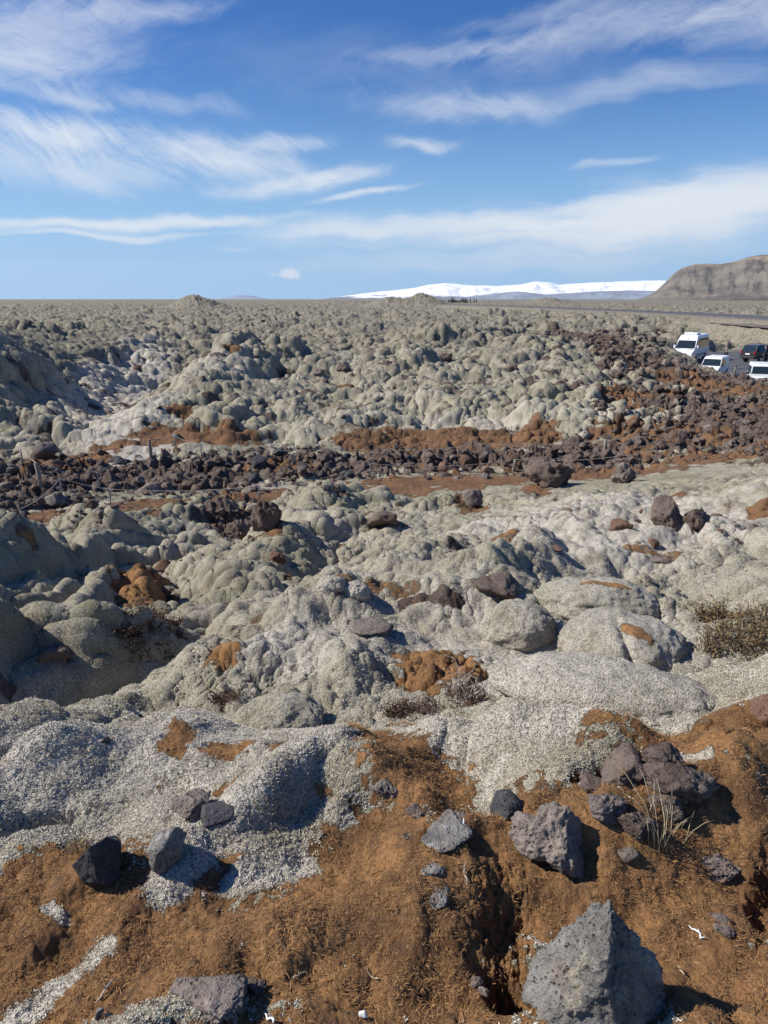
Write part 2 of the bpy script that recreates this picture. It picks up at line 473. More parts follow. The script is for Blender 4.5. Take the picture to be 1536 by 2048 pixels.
def relief(az, lr, hi=True):
    """height of the lava field and its cover masks at polar coordinates"""
    r = np.exp(lr); x = (r * np.sin(az)); y = (r * np.cos(az))
    base = macro_fast(az, lr)
    w1 = fbm(x * 0.45, y * 0.45, 5, 3); w2 = fbm(x * 0.45 + 31, y * 0.45 + 7, 6, 3)
    n1 = fbm(x * 1.6, y * 1.6, 11, 4); n2 = fbm(x * 6.0, y * 6.0, 12, 4)
    nb = (n1 * 0.55 + n2 * 0.25)
    # distance based breakup, so edges stay ragged at every distance
    pr = fbm(az * 60, lr * 60, 77, 4) * 0.55
    wp = pr + 0.25 * nb
    rub = region(az, lr, RUBBLE, wp * 1.25 + .25 * w1)
    brown = region(az, lr, BROWN, wp)
    brown0 = region(az, lr, [b for b in BROWN if b[2] >= 100 and b[1] > 1700], wp * .12)
    pale = region(az, lr, PALE, wp * .7)
    for (xa, ya, xb, yb, wd) in STRIP_LINES:
        qx = xb - xa; qy = yb - ya; tt = np.clip(((x - xa) * qx + (y - ya) * qy) / (qx * qx + qy * qy), 0, 1)
        dd = np.hypot(x - xa - tt * qx, y - ya - tt * qy) / wd
        k_ = np.exp(-np.maximum(dd + 1.1 * wp + .25 * n2, 0) ** 4)
        brown = brown * (1 - k_); pale = np.maximum(pale, k_)
    park = 1 - sstep(poly_sd(x, y, PARK_XY), 0.0, 2.2)
    near = 1 - sstep(r, 2.4, 3.3)
    mid = sstep(r, 2.6, 3.8) * (1 - sstep(r, 14.5, 18))
    far = sstep(r, 22, 28)
    plain = sstep(r, 55, 90)
    dist = 1 - sstep(r, 500, 1800)
    # cushions of moss over lava: several sizes, drawn out by creep, irregular
    e1 = fbm(x * .9 + 50, y * .9, 21, 3); e2 = fbm(x * .9 - 20, y * .9 + 9, 22, 3)
    xw = x + w1 * 1.5 + e1 * .45; yw = y + w2 * 1.5 + e2 * .45
    sx_ = (xw * .80 - yw * .60); sy_ = (xw * .60 + yw * .80)          # long axis runs away to the right
    c1, id1 = cushions(sx_ / (2.7 + .9 * far), sy_ / (3.9 + .9 * far), 101, .26, .86)
    c2, id2 = cushions(xw / 1.55 + 3.3, yw / 1.75, 102, .22, .86)
    c3, id3 = cushions((sx_ + e1 * .25) / 0.66, (sy_ + e2 * .25) / 0.92, 103, soft=.1)
    c4, id4 = cushions(x / 0.36 + n1 * .5 + e1 * .4, y / 0.36 + e2 * .4, 104, soft=.12)
    bl = np.abs(perlin(sx_ * .62, sy_ * .42, 31)) * 1.0 + np.abs(perlin(sx_ * 1.35, sy_ * .95, 32)) * .42 + (np.abs(perlin(x * 2.9 + e1, y * 2.6 + e2, 33)) * .17 + np.abs(perlin(x * 6.2 + e1 * 2, y * 5.6, 34)) * .06) * (1 - .7 * far)
    qx = x + w1 * 2.2 + e1 * .8; qy = y + w2 * 2.2 + e2 * .8
    blf = (np.abs(perlin(qx * .20, qy * .17, 35)) * 1.7 + np.abs(perlin(qx * .44, qy * .38, 36)) * .95 + np.abs(perlin(qx * 1.1, qy * .95, 37)) * .36 + np.abs(perlin(qx * 2.6, qy * 2.4, 38)) * .12 * (1 - plain)) * np.clip(.85 + .9 * fbm(x / 8, y / 8, 44, 2), .3, 1.6)
    left = region(az, lr, HOLLOW, None) * (1 - .75 * sstep(r, 9.5, 13))
    calm = region(az, lr, CALM, wp * .5)
    v1 = np.clip(.95 + 1.5 * fbm(x / 5.5, y / 5.5, 41, 2), .25, 1.9); v2 = np.clip(.95 + 1.7 * fbm(x / 3.1 + 7, y / 3.1, 42, 2), .15, 1.9)
    v3 = np.clip(.9 + 1.9 * fbm(x / 1.7, y / 1.7 + 5, 43, 2), .05, 2.0)
    amp1 = (0.04 * near + (0.22 + 0.36 * left) * mid + 0.16 * far) * v1
    amp2 = (0.05 * near + (0.17 + 0.26 * left) * mid + 0.13 * far) * v2
    amp3 = (0.15 * near + (0.11 + 0.18 * left) * mid + 0.07 * far * (1 - plain)) * v3
    amp4 = (0.05 * near + 0.05 * mid + 0.02 * far * (1 - plain)) * v3
    ampb = .10 * near + (.33 + .30 * left) * mid 
    ampf = (.70 + .06 * plain) * far
    path = region(az, lr, [b for b in BROWN if 905 < b[1] < 1075 and b[2] >= 150], wp * .3)
    soft = (1 - 0.8 * rub) * (1 - park) * (1 - .45 * calm) * (1 - .8 * path)
    bare = (1 - .25 * brown0 * near)
    lump = (c1 * amp1 * 3.1 * .45 + c2 * amp2 * 1.55 * .60 + c3 * amp3 * .74 * 1.05 + c4 * amp4 * .36 * 1.5 + bl * ampb + blf * ampf) * soft * bare
    lump = lump * (0.25 + 0.75 * dist)
    h = base + lump
    h = h - (0.70 * far + .36 * mid) * soft * dist * 0.7
    # swells of the far plain
    sw = fbm(x / 38.0, y / 38.0, 301, 3)
    h = h + plain * dist * (sw * 1.15) * (1 - park)
    for (px, rr, wa, wl, hh) in HILLOCKS:
        a0 = math.atan2(px_dir(px, 600).x, px_dir(px, 600).y)
        q = ((az - a0) / wa) ** 2 + ((lr - math.log(rr)) / wl) ** 2
        h = h + hh * np.exp(-q) * (1 + .25 * n1)
    # rubble: broken, blocky
    rb = np.abs(fbm(x * .8, y * .8, 401, 4)) * 0.55 + blocks(x / .85 + e1, y / .85 + e2, 402) * .26 + blocks(x / .34 + e1, y / .34 + e2, 403) * .13 + n2 * .06 - .12
    h = h + rub * (1 - park) * (rb - 0.18) * np.where(r < 4, 0.15, 1.0) * (1 - .65 * sstep(brown0, .3, .8))
    # undulation of the knoll, and the surface grain
    h = h + near * (0.075 * n1 + 0.024 * n2 + brown0 * (.05 * np.abs(fbm(x * 3.1, y * 3.1, 61, 4)) - .01))
    crk = 1 - np.abs(fbm(x * 2.3 + e1 * .6, y * 2.3 + e2 * .6, 71, 5, .58)) * 5.0            # torn creases in the moss
    h = h + mid * (0.05 * n1 + 0.026 * n2 - .050 * np.clip(crk, 0, 1) ** 2 * np.clip(.5 + 1.6 * w1, 0, 1)) + far * (1 - .6 * plain) * (.13 * n1 + .06 * n2 - .04 * np.clip(crk, 0, 1) ** 2) * (1 - park)
    gr = 0
    if hi:
        g1 = perlin(x * 22, y * 22, 501); g2 = perlin(x * 55, y * 55, 502); g3 = perlin(x * 95, y * 95, 503)
        gw = 1 - sstep(r, 3.0, 9.0)
        gr = gw * (0.0022 * g1 + 0.0030 * g2 + 0.0026 * g3) * (1 - .45 * brown)
        g0 = fbm(x * 9, y * 9, 504, 3)
        gr = gr + (1 - sstep(r, 8, 24)) * (.009 + .008 * mid) * g0 * (1 + 1.2 * brown0 * near) + sstep(r, 5, 12) * (1 - sstep(r, 40, 70)) * .02 * g0
        h = h + gr
    for (xa, ya, xb, yb, wd, hh) in RIDGE_LINES:
        qx = xb - xa; qy = yb - ya
        tt = np.clip(((x - xa) * qx + (y - ya) * qy) / (qx * qx + qy * qy), -.1, 1.1)
        dd = np.hypot(x - xa - tt * qx + wd * .5 * w1, y - ya - tt * qy + wd * .5 * w2)
        h = h + hh * np.exp(-(dd / wd) ** 2) * (1 + .4 * n1)
    # holes and gullies
    for (px, py, hw, hh, dep) in PITS:
        a0, l0 = mhit(px, py)
        a1, _ = mhit(px + hw, py); lu = mhit(px, py - hh)[1]; ld = mhit(px, py + hh)[1]
        q = np.sqrt(((az - a0) / (a1 - a0)) ** 2 + ((lr - l0) / max(1e-3, (lu - ld) / 2)) ** 2) + .9 * wp + .25 * n2
        h = h - dep * (1 - sstep(q, .0, 1.25))
    park_f = sstep(park, .2, .95)
    h = h * (1 - park_f) + (-1.05) * park_f
    # road strip stays low and even
    h = road_flat(x, y, h)
    lumpn = np.clip(lump / (0.02 + (amp1 * 3.1 * .45 + amp2 * 1.55 * .60 + amp3 * .78 + amp4 * .54 + ampb * .8 + ampf * 1.3) * .6), 0, 1.3)
    # bare rock shows where cushions are small, here and there
    rk = sstep(fbm(x * .55, y * .8, 601, 5), .24, .36) * (far * (1 - .3 * plain) * .85)
    rk = np.maximum(rk, mid * sstep(fbm(x * 1.9 + 40, y * 1.9, 611, 5), .34, .50) * .8)
    brown = np.maximum(brown, rub * sstep(fbm(x * .45 + 60, y * .6, 621, 4), .10, .30) * .85 * (r > 6))
    rk = np.maximum(rk, rub * (1 - .8 * sstep(brown, .35, .75)))
    patch = sstep(fbm(x * 1.3 + 9, y * 1.3, 701, 4), .26, .44) * mid * .6 + sstep(fbm(x * .7 + 3, y * .7, 702, 4), .30, .46) * far * (1 - plain) * .45
    brown = np.maximum(brown, patch)
    return h, x, y, brown, rk, pale, lumpn, rub, park

RUBBLE = [(100, 950, 210, 48), (350, 950, 240, 44), (620, 930, 240, 34), (900, 915, 230, 30), (1180, 908, 230, 40), (1400, 868, 220, 40), (1300, 800, 110, 44), (1450, 820, 160, 40), (1350, 732, 90, 18), (1490, 778, 140, 22), (1485, 642, 80, 6), (1240, 705, 80, 22), (480, 1018, 80, 14), (1560, 850, 120, 60),
          (1180, 675, 90, 8), (1330, 1545, 110, 40, 0, .7), (460, 1055, 80, 20), (60, 1005, 160, 16)]
BROWN = [(120, 1042, 230, 22), (330, 1012, 200, 16), (560, 995, 160, 18), (700, 985, 240, 14), (900, 962, 240, 14), (1180, 948, 220, 14), (1420, 915, 160, 14),
         (340, 868, 90, 26), (420, 880, 120, 16), (760, 892, 120, 16), (900, 882, 220, 20), (1040, 880, 110, 18), (1280, 870, 140, 16), (150, 925, 110, 12), (230, 895, 70, 10),
         (1370, 760, 110, 14), (1440, 780, 110, 14), (1250, 790, 70, 18), (465, 735, 22, 5), (690, 772, 26, 6), (360, 815, 40, 12),
         (930, 975, 50, 10), (1070, 980, 36, 12), (940, 1012, 44, 9), (1350, 998, 30, 8), (1520, 1045, 40, 14), (555, 1125, 22, 14), (885, 1112, 30, 14), (300, 1262, 75, 48), (1260, 1183, 60, 12), (1150, 1235, 36, 30), (455, 1392, 46, 22), (880, 1395, 110, 36),
         # knoll
         (770, 1570, 130, 70, -20), (840, 1640, 140, 80), (1050, 1500, 110, 26, -14), (1150, 1540, 70, 60, -25), (1400, 1620, 330, 90), (1480, 1520, 130, 50), (1530, 1640, 200, 90),
         (460, 1565, 60, 24), (380, 1490, 60, 14), (575, 1575, 40, 22), (355, 1570, 50, 40, 30), (425, 1800, 90, 36), (470, 1660, 40, 16), (640, 1670, 30, 14),
         (110, 1815, 230, 62), (60, 1900, 330, 130), (300, 1960, 330, 120), (560, 1930, 330, 110), (800, 1870, 330, 150), (800, 1990, 400, 120), (1100, 1800, 420, 140), (1400, 1800, 330, 170), (1400, 2000, 360, 150), (700, 1780, 130, 60), (-200, 2000, 300, 200), (1750, 1900, 350, 350), (700, 2150, 1400, 120), (760, 1730, 150, 60)]
PALE = [(130, 1985, 100, 34, 28), (560, 1640, 150, 60, 22), (480, 1800, 130, 26), (230, 800, 130, 50, 24), (260, 860, 100, 40), (450, 745, 70, 16, 0, .4), (700, 860, 200, 16, 0, .45), (900, 850, 250, 16, 0, .5), (1150, 850, 160, 14, 0, .4), (300, 1540, 420, 60), (900, 1480, 330, 40), (1100, 1560, 120, 50), (1100, 1330, 400, 120), (1200, 1080, 420, 90), (700, 1360, 300, 60), (1450, 1500, 200, 40)]
PARK_XY = [(r * math.sin(a), r * math.cos(a)) for a, r in [(math.atan2(px_dir(px, 740).x, px_dir(px, 740).y), r) for px, r in
    ((1322, 64), (1390, 58), (1462, 53), (1500, 49.5), (1900, 48), (1900, 106), (1560, 102), (1440, 94), (1395, 90), (1335, 86))]]
def poly_sd(x, y, poly):
    d = np.full(x.shape, 1e9); ins = np.zeros(x.shape, dtype=bool); n = len(poly)
    for i in range(n):
        ax, ay = poly[i]; bx, by = poly[(i + 1) % n]
        ex, ey = bx - ax, by - ay
        t = np.clip(((x - ax) * ex + (y - ay) * ey) / (ex * ex + ey * ey), 0, 1)
        d = np.minimum(d, np.hypot(x - ax - t * ex, y - ay - t * ey))
        cnd = ((ay > y) != (by > y)) & (x < ex * (y - ay) / (ey if abs(ey) > 1e-9 else 1e-9) + ax)
        ins ^= cnd
    return np.where(ins, -d, d)
HOLLOW = [(200, 1200, 420, 190), (100, 1330, 300, 90), (480, 1080, 220, 80)]
CALM = [(250, 835, 120, 50), (180, 880, 60, 20), (1150, 1060, 560, 90), (1000, 1250, 420, 130), (700, 1340, 330, 90), (1400, 1330, 300, 90)]
PITS = [(1000, 1890, 60, 70, .10), (1025, 2000, 60, 40, .13), (90, 1712, 110, 18, .08), (1100, 1250, 40, 26, .18), (1525, 1860, 40, 90, .08), (340, 1215, 60, 36, .3)]
HILLOCKS = [(405, 330, .028, .09, 4.0), (372, 322, .02, .06, 2.6), (850, 420, .030, .12, 5.6), (838, 415, .012, .04, 1.6), (775, 400, .026, .08, 4.6), (1095, 600, .028, .1, 4.6), (60, 300, .05, .1, 1.4), (700, 600, .04, .1, 2.5), (980, 500, .05, .09, 1.6), (1250, 500, .05, .09, 1.6)]

RIDGES = [(340, 1830, 700, 1575, .15, .075), (0, 1655, 380, 1515, .16, .10), (120, 1585, 330, 1510, .12, .07), (900, 1520, 1190, 1590, .13, .10), (930, 1780, 1380, 1730, .20, .17), (1440, 1650, 1640, 1590, .18, .20), (820, 1660, 720, 1600, .12, .09), (560, 1930, 800, 1900, .14, .06), (150, 1850, 330, 1830, .15, .05),
          (880, 1560, 720, 1640, .10, .07), (100, 1780, 330, 1760, .12, .05), (1300, 1850, 1500, 1800, .2, .06),
          (300, 1480, 640, 1280, .42, .24), (640, 1280, 880, 1150, .5, .28), (620, 1420, 960, 1210, .4, .20), (960, 1210, 1180, 1090, .5, .12), (830, 1400, 1060, 1250, .4, .10), (960, 1200, 1180, 1090, .7, .18), (1100, 1180, 1420, 1085, .7, .16), (1000, 1085, 1200, 1020, .9, .2), (1250, 1070, 1536, 1010, .9, .22), (480, 1465, 760, 1370, .35, .10), (250, 1450, 420, 1410, .4, .08), (60, 1180, 200, 1130, .7, .4), (150, 1250, 330, 1220, .5, .3), (220, 1090, 400, 1060, .6, .4)]
RIDGE_LINES = []
for xa_, ya_, xb_, yb_, wd_, hh_ in RIDGES:
    pa, pb = mhit(xa_, ya_), mhit(xb_, yb_)
    RIDGE_LINES.append((math.exp(pa[1]) * math.sin(pa[0]), math.exp(pa[1]) * math.cos(pa[0]), math.exp(pb[1]) * math.sin(pb[0]), math.exp(pb[1]) * math.cos(pb[0]), wd_, hh_))

STRIP_LINES = []
for xa_, ya_, xb_, yb_, wd_ in ((40, 2060, 130, 1985, .055), (130, 1985, 205, 1935, .05), (345, 1830, 470, 1720, .07), (470, 1720, 640, 1600, .09), (480, 1805, 610, 1770, .05), (590, 1660, 690, 1700, .04), (1170, 1560, 1090, 1600, .07), (1000, 1600, 960, 1650, .03), (100, 1850, 130, 1870, .02), (330, 1600, 420, 1640, .05), (1385, 1680, 1340, 1660, .03)):
    pa, pb = mhit(xa_, ya_), mhit(xb_, yb_)
    STRIP_LINES.append((math.exp(pa[1]) * math.sin(pa[0]), math.exp(pa[1]) * math.cos(pa[0]), math.exp(pb[1]) * math.sin(pb[0]), math.exp(pb[1]) * math.cos(pb[0]), wd_))

# the road: a low embankment crossing the plain on the right
ROAD = [(905, 609, 330), (1000, 611.5, 285), (1100, 615, 235), (1200, 619, 200), (1300, 623, 175), (1400, 627.5, 152), (1536, 635, 128)]
def road_pts():
    pts = []
    for px, py, r in ROAD:
        d = px_dir(px, py); a = math.atan2(d.x, d.y)
        pts.append((r * math.sin(a), r * math.cos(a), EYE + d.z / math.hypot(d.x, d.y) * r))
    pts.append(tuple(2.6 * np.array(pts[-1]) - 1.6 * np.array(pts[-2])))          # straight on, out of the picture
    return np.array(pts)
RP = road_pts()
def road_flat(x, y, h):
    best = np.full(x.shape, 1e9, dtype=np.float64); zz = np.zeros(x.shape)
    for k in range(len(RP) - 1):
        a, b = RP[k], RP[k + 1]; d = b - a; L2 = d[0] ** 2 + d[1] ** 2
        t = np.clip(((x - a[0]) * d[0] + (y - a[1]) * d[1]) / L2, 0, 1)
        q = np.hypot(x - a[0] - t * d[0], y - a[1] - t * d[1])
        m = q < best
        best = np.where(m, q, best); zz = np.where(m, a[2] + t * d[2], zz)
    w = 1 - sstep(best, 5.0, 11.0)
    return h * (1 - w) + (zz - 0.12 - .04 * np.maximum(best - 4, 0)) * w

AZG, LRG = np.meshgrid(AZ, LR, indexing='xy')
az_ = AZG.ravel(); lr_ = LRG.ravel()
H, X, Y, BRN, RCK, PAL, LMP, RUB, PRK = relief(az_, lr_)
Hg = H.reshape(NR, NA)

def ground(x, y):
    """height of the finished sheet"""
    a = math.atan2(x, y); l = math.log(max(math.hypot(x, y), .51))
    j = min(max(int(np.searchsorted(LR, l)) - 1, 0), NR - 2); i = min(max(int(np.searchsorted(AZ, a)) - 1, 0), NA - 2)
    fu = (a - AZ[i]) / (AZ[i + 1] - AZ[i]); fv = (l - LR[j]) / (LR[j + 1] - LR[j])
    return float((Hg[j, i] * (1 - fu) + Hg[j, i + 1] * fu) * (1 - fv) + (Hg[j + 1, i] * (1 - fu) + Hg[j + 1, i + 1] * fu) * fv)

def hit(px, py, rmin=1.0):
    """the ground point seen at a photograph pixel"""
    d = px_dir(px, py); a = math.atan2(d.x, d.y); hl = math.hypot(d.x, d.y)
    i = min(max(int(np.searchsorted(AZ, a)) - 1, 0), NA - 2); fu = (a - AZ[i]) / (AZ[i + 1] - AZ[i])
    prof = Hg[:, i] * (1 - fu) + Hg[:, i + 1] * fu
    rr = np.exp(LR)
    k = np.nonzero((prof > EYE + d.z / hl * rr) & (rr > rmin))[0]
    j = k[0] if len(k) else NR - 2
    r = rr[j]
    return Vector((r * math.sin(a), r * math.cos(a), float(prof[j])))

def span(p, px):
    """metres covered by px photograph pixels at point p"""
    dep = p.y * math.cos(PITCH) - (p.z - EYE) * math.sin(PITCH)
    return px / FPX * dep

# swell the cushions along their normals so that they bulge over the gaps between them
def bulge():
    dA = np.gradient(Hg, AZ, axis=1); dL = np.gradient(Hg, LR, axis=0)
    r = np.exp(LRG)
    gt = dA / r; grr = dL / r
    ga = np.clip(np.hypot(gt, grr), 0, None); sc = np.minimum(1, 1.6 / np.maximum(ga, 1e-6))
    gt = gt * sc; grr = grr * sc
    sa, ca = np.sin(AZG), np.cos(AZG)
    nx = -(gt * ca + grr * sa); ny = -(-gt * sa + grr * ca)
    ln = np.sqrt(nx * nx + ny * ny + 1)
    amt = np.interp(r, [0, 3, 5, 14, 22, 40, 80, 400, 900], [.0, .01, .06, .09, .10, .16, .18, .16, 0])
    amt = amt * np.clip(LMP.reshape(NR, NA), 0, 1) * (1 - RUB.reshape(NR, NA)) * (1 - PRK.reshape(NR, NA))
    return (nx / ln * amt).ravel(), (ny / ln * amt).ravel(), ((1 / ln - 1) * amt).ravel()
bx_, by_, bz_ = bulge()
co = np.stack([X + bx_, Y + by_, H + bz_], axis=1)
idx = (np.arange(NR - 1)[:, None] * NA + np.arange(NA - 1)[None, :]).ravel()
faces = np.stack([idx, idx + 1, idx + 1 + NA, idx + NA], axis=1)
gm = mesh_np('lava_field', co, faces)
add_attr(gm, 'brown', BRN); add_attr(gm, 'rock', RCK); add_attr(gm, 'pale', PAL); add_attr(gm, 'lump', LMP)

# ------------------------------------------------------------------ materials
def mat_new(name):
    m = bpy.data.materials.new(name); m.use_nodes = True
    t = NT(m.node_tree)
    return m, t, t.n['Principled BSDF']

def lava_colour(t, co, k=1.0):
    """dark vesicular basalt, browner or greyer in patches: returns colour, height"""
    n1 = t.noise(co, 2.3 * k, 5, .6); n2 = t.noise(co, 22 * k, 5, .65); v = t.voronoi(co, 48 * k)
    c = t.mix(t.smooth(n1, .35, .65), (0.070, 0.050, 0.040), (0.135, 0.104, 0.086))
    c = t.mix(t.smooth(n2, .52, .74, 0, .6), c, (0.155, 0.135, 0.125))
    c = t.mix(t.smooth(t.noise(co, 5.5 * k, 5, .65), .57, .70, 0, .55), c, (0.13, 0.062, 0.032))
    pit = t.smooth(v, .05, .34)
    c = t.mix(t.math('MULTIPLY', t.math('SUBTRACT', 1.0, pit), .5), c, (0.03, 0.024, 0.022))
    h = t.math('ADD', t.math('MULTIPLY', n2, .8), t.math('MULTIPLY', pit, .35))
    return c, h

def moss_colour(t, co, pale):
    """woolly fringe moss: whitish tips over olive and dun"""
    big = t.noise(co, .55, 4, .55); md = t.noise(co, 3.2, 5, .6); fn = t.noise(co, 60, 4, .7); tip = t.voronoi(co, 105)
    wv = t.math('ADD', t.math('MULTIPLY', big, .5), t.math('MULTIPLY', md, .5))
    c = t.mix(t.smooth(wv, .36, .62), (0.25, 0.235, 0.152), (0.43, 0.388, 0.300))
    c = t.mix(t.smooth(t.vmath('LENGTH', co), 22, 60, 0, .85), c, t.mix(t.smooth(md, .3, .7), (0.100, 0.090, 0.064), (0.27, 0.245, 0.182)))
    c = t.mix(t.math('MULTIPLY', pale, t.smooth(md, .28, .62, .35, 1.0)), c, (0.530, 0.488, 0.415))
    c = t.mix(t.smooth(t.noise(co, 8.5, 5, .7), .58, .72, 0, .6), c, (0.24, 0.185, 0.145))
    c = t.mix(t.smooth(t.noise(co, 1.7, 6, .68), .50, .66, 0, .55), c, (0.235, 0.195, 0.135))
    sp = t.math('ADD', t.math('ADD', t.math('MULTIPLY', fn, .75), t.math('MULTIPLY', t.noise(co, 150, 3, .65), .75)), t.math('MULTIPLY', t.math('SUBTRACT', tip, .45), .35))
    c = t.mix(t.smooth(sp, .72, .94, 0, .66), c, (0.085, 0.075, 0.058))
    c = t.mix(t.smooth(sp, .70, .54, 0, .5), c, (0.68, 0.655, 0.615))
    h = t.math('SUBTRACT', t.math('MULTIPLY', md, .6), t.math('MULTIPLY', sp, .55))
    return c, h

def brown_colour(t, co):
    """dead, trodden moss: rust brown felt"""
    st = t.noise(t.mapping(co, rot=(0, 0, .3), scale=(1, 1, .35)), 55, 6, .72, 1.2)
    n = t.noise(co, 4.5, 5, .6); n2 = t.noise(co, 17, 5, .7)
    c = t.mix(t.smooth(n, .32, .66), (0.135, 0.073, 0.035), (0.31, 0.165, 0.070))
    c = t.mix(t.smooth(n2, .50, .70, 0, .8), c, (0.085, 0.058, 0.038))
    c = t.mix(t.smooth(st, .50, .72, 0, .75), c, (0.07, 0.034, 0.016))
    c = t.mix(t.smooth(st, .46, .28, 0, .55), c, (0.46, 0.28, 0.14))
    h = t.math('ADD', t.math('MULTIPLY', st, .5), t.math('MULTIPLY', n2, .8))
    return c, h

def mat_ground():
    m, t, b = mat_new('moss_lava')
    g = t.new('ShaderNodeNewGeometry'); co = g.outputs['Position']
    pale = t.attr('pale'); br = t.attr('brown'); rk = t.attr('rock')
    mc, mh = moss_colour(t, co, pale)
    bc, bh = brown_colour(t, co)
    lc, lh = lava_colour(t, co)
    ed = t.math('ADD', t.math('MULTIPLY', t.math('SUBTRACT', t.noise(co, 22, 7, .75), .5), 1.5), t.math('MULTIPLY', t.math('SUBTRACT', t.noise(co, 5, 4, .6), .5), .5))
    bc = t.mix(t.smooth(t.vmath('LENGTH', co), 8, 13, 0, .7), bc, t.mix(t.smooth(t.noise(co, 2.2, 5, .65), .35, .65), (0.075, 0.048, 0.034), (0.17, 0.092, 0.050)))
    fb = t.smooth(t.math('ADD', br, ed), .36, .62)
    fr = t.smooth(t.math('ADD', rk, ed), .40, .62)
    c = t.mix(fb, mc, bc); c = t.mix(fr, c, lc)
    mxh = t.new('ShaderNodeMix', data_type='FLOAT'); t.l.new(fb, mxh.inputs[0]); t.l.new(mh, mxh.inputs[2]); t.l.new(bh, mxh.inputs[3])
    mx2 = t.new('ShaderNodeMix', data_type='FLOAT'); t.l.new(fr, mx2.inputs[0]); t.l.new(mxh.outputs[0], mx2.inputs[2]); t.l.new(lh, mx2.inputs[3])
    t.l.new(c, b.inputs['Base Color'])
    b.inputs['Roughness'].default_value = .95
    b.inputs['Specular IOR Level'].default_value = .15
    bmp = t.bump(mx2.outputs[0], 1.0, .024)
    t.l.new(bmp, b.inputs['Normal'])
    return m
M_GROUND = mat_ground()
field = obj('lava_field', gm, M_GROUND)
tag(field, 'lava field of grey green moss cushions with rusty trodden patches and dark rubble', 'ground', kind='structure')

def mat_rock(name, cols, lichen=0.0, vesicle=52, rust=.5):
    m, t, b = mat_new(name)
    g = t.new('ShaderNodeNewGeometry'); co = g.outputs['Position']
    n1 = t.noise(co, 3.1, 5, .6); n2 = t.noise(co, 24, 6, .68); v = t.voronoi(co, vesicle); v2 = t.voronoi(co, vesicle * 2.3)
    c = t.mix(t.smooth(n1, .35, .65), cols[0], cols[1])
    c = t.mix(t.smooth(n2, .50, .74, 0, .7), c, cols[2])
    c = t.mix(t.smooth(t.noise(co, 7.5, 5, .66), .56, .70, 0, rust), c, (0.155, 0.078, 0.038))
    if lichen: c = t.mix(t.smooth(t.noise(co, 13, 6, .7), .56, .66, 0, lichen), c, (0.36, 0.31, 0.22))
    pm = t.smooth(t.noise(co, 11, 4, .6), .40, .62)
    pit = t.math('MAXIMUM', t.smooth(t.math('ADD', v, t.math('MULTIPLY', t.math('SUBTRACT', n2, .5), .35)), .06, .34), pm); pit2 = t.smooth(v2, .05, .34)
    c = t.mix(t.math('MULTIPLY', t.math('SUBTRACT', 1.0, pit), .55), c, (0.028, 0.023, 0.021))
    h = t.math('ADD', t.math('ADD', t.math('MULTIPLY', n2, .9), t.math('MULTIPLY', pit, .4)), t.math('MULTIPLY', pit2, .16))
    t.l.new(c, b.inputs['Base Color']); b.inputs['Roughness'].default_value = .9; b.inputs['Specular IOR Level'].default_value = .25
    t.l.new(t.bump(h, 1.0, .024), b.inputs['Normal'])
    return m
M_LAVA = mat_rock('dark_lava', ((0.078, 0.056, 0.045), (0.158, 0.122, 0.100), (0.24, 0.198, 0.168)), rust=.7)
M_GREY = mat_rock('grey_lava', ((0.118, 0.111, 0.102), (0.245, 0.230, 0.208), (0.38, 0.355, 0.315)), lichen=.55, vesicle=66, rust=.35)
M_PURP = mat_rock('purple_lava', ((0.118, 0.094, 0.080), (0.218, 0.180, 0.155), (0.32, 0.275, 0.238)), lichen=.2, rust=.35)
M_COAL = mat_rock('coal_lava', ((0.048, 0.046, 0.050), (0.080, 0.078, 0.082), (0.13, 0.125, 0.125)), vesicle=80, rust=.1)
M_RUST = mat_rock('rusty_lava', ((0.13, 0.075, 0.05), (0.17, 0.10, 0.07), (0.22, 0.15, 0.115)), rust=.7)

# ------------------------------------------------------------------ rocks
ICO = {}
def ico(sub):
    if sub not in ICO:
        bm = bmesh.new(); bmesh.ops.create_icosphere(bm, subdivisions=sub, radius=1)
        v = np.array([p.co[:] for p in bm.verts]); f = np.array([[q.index for q in p.verts] for p in bm.faces]); bm.free()
        ICO[sub] = (v, f)
    return ICO[sub]

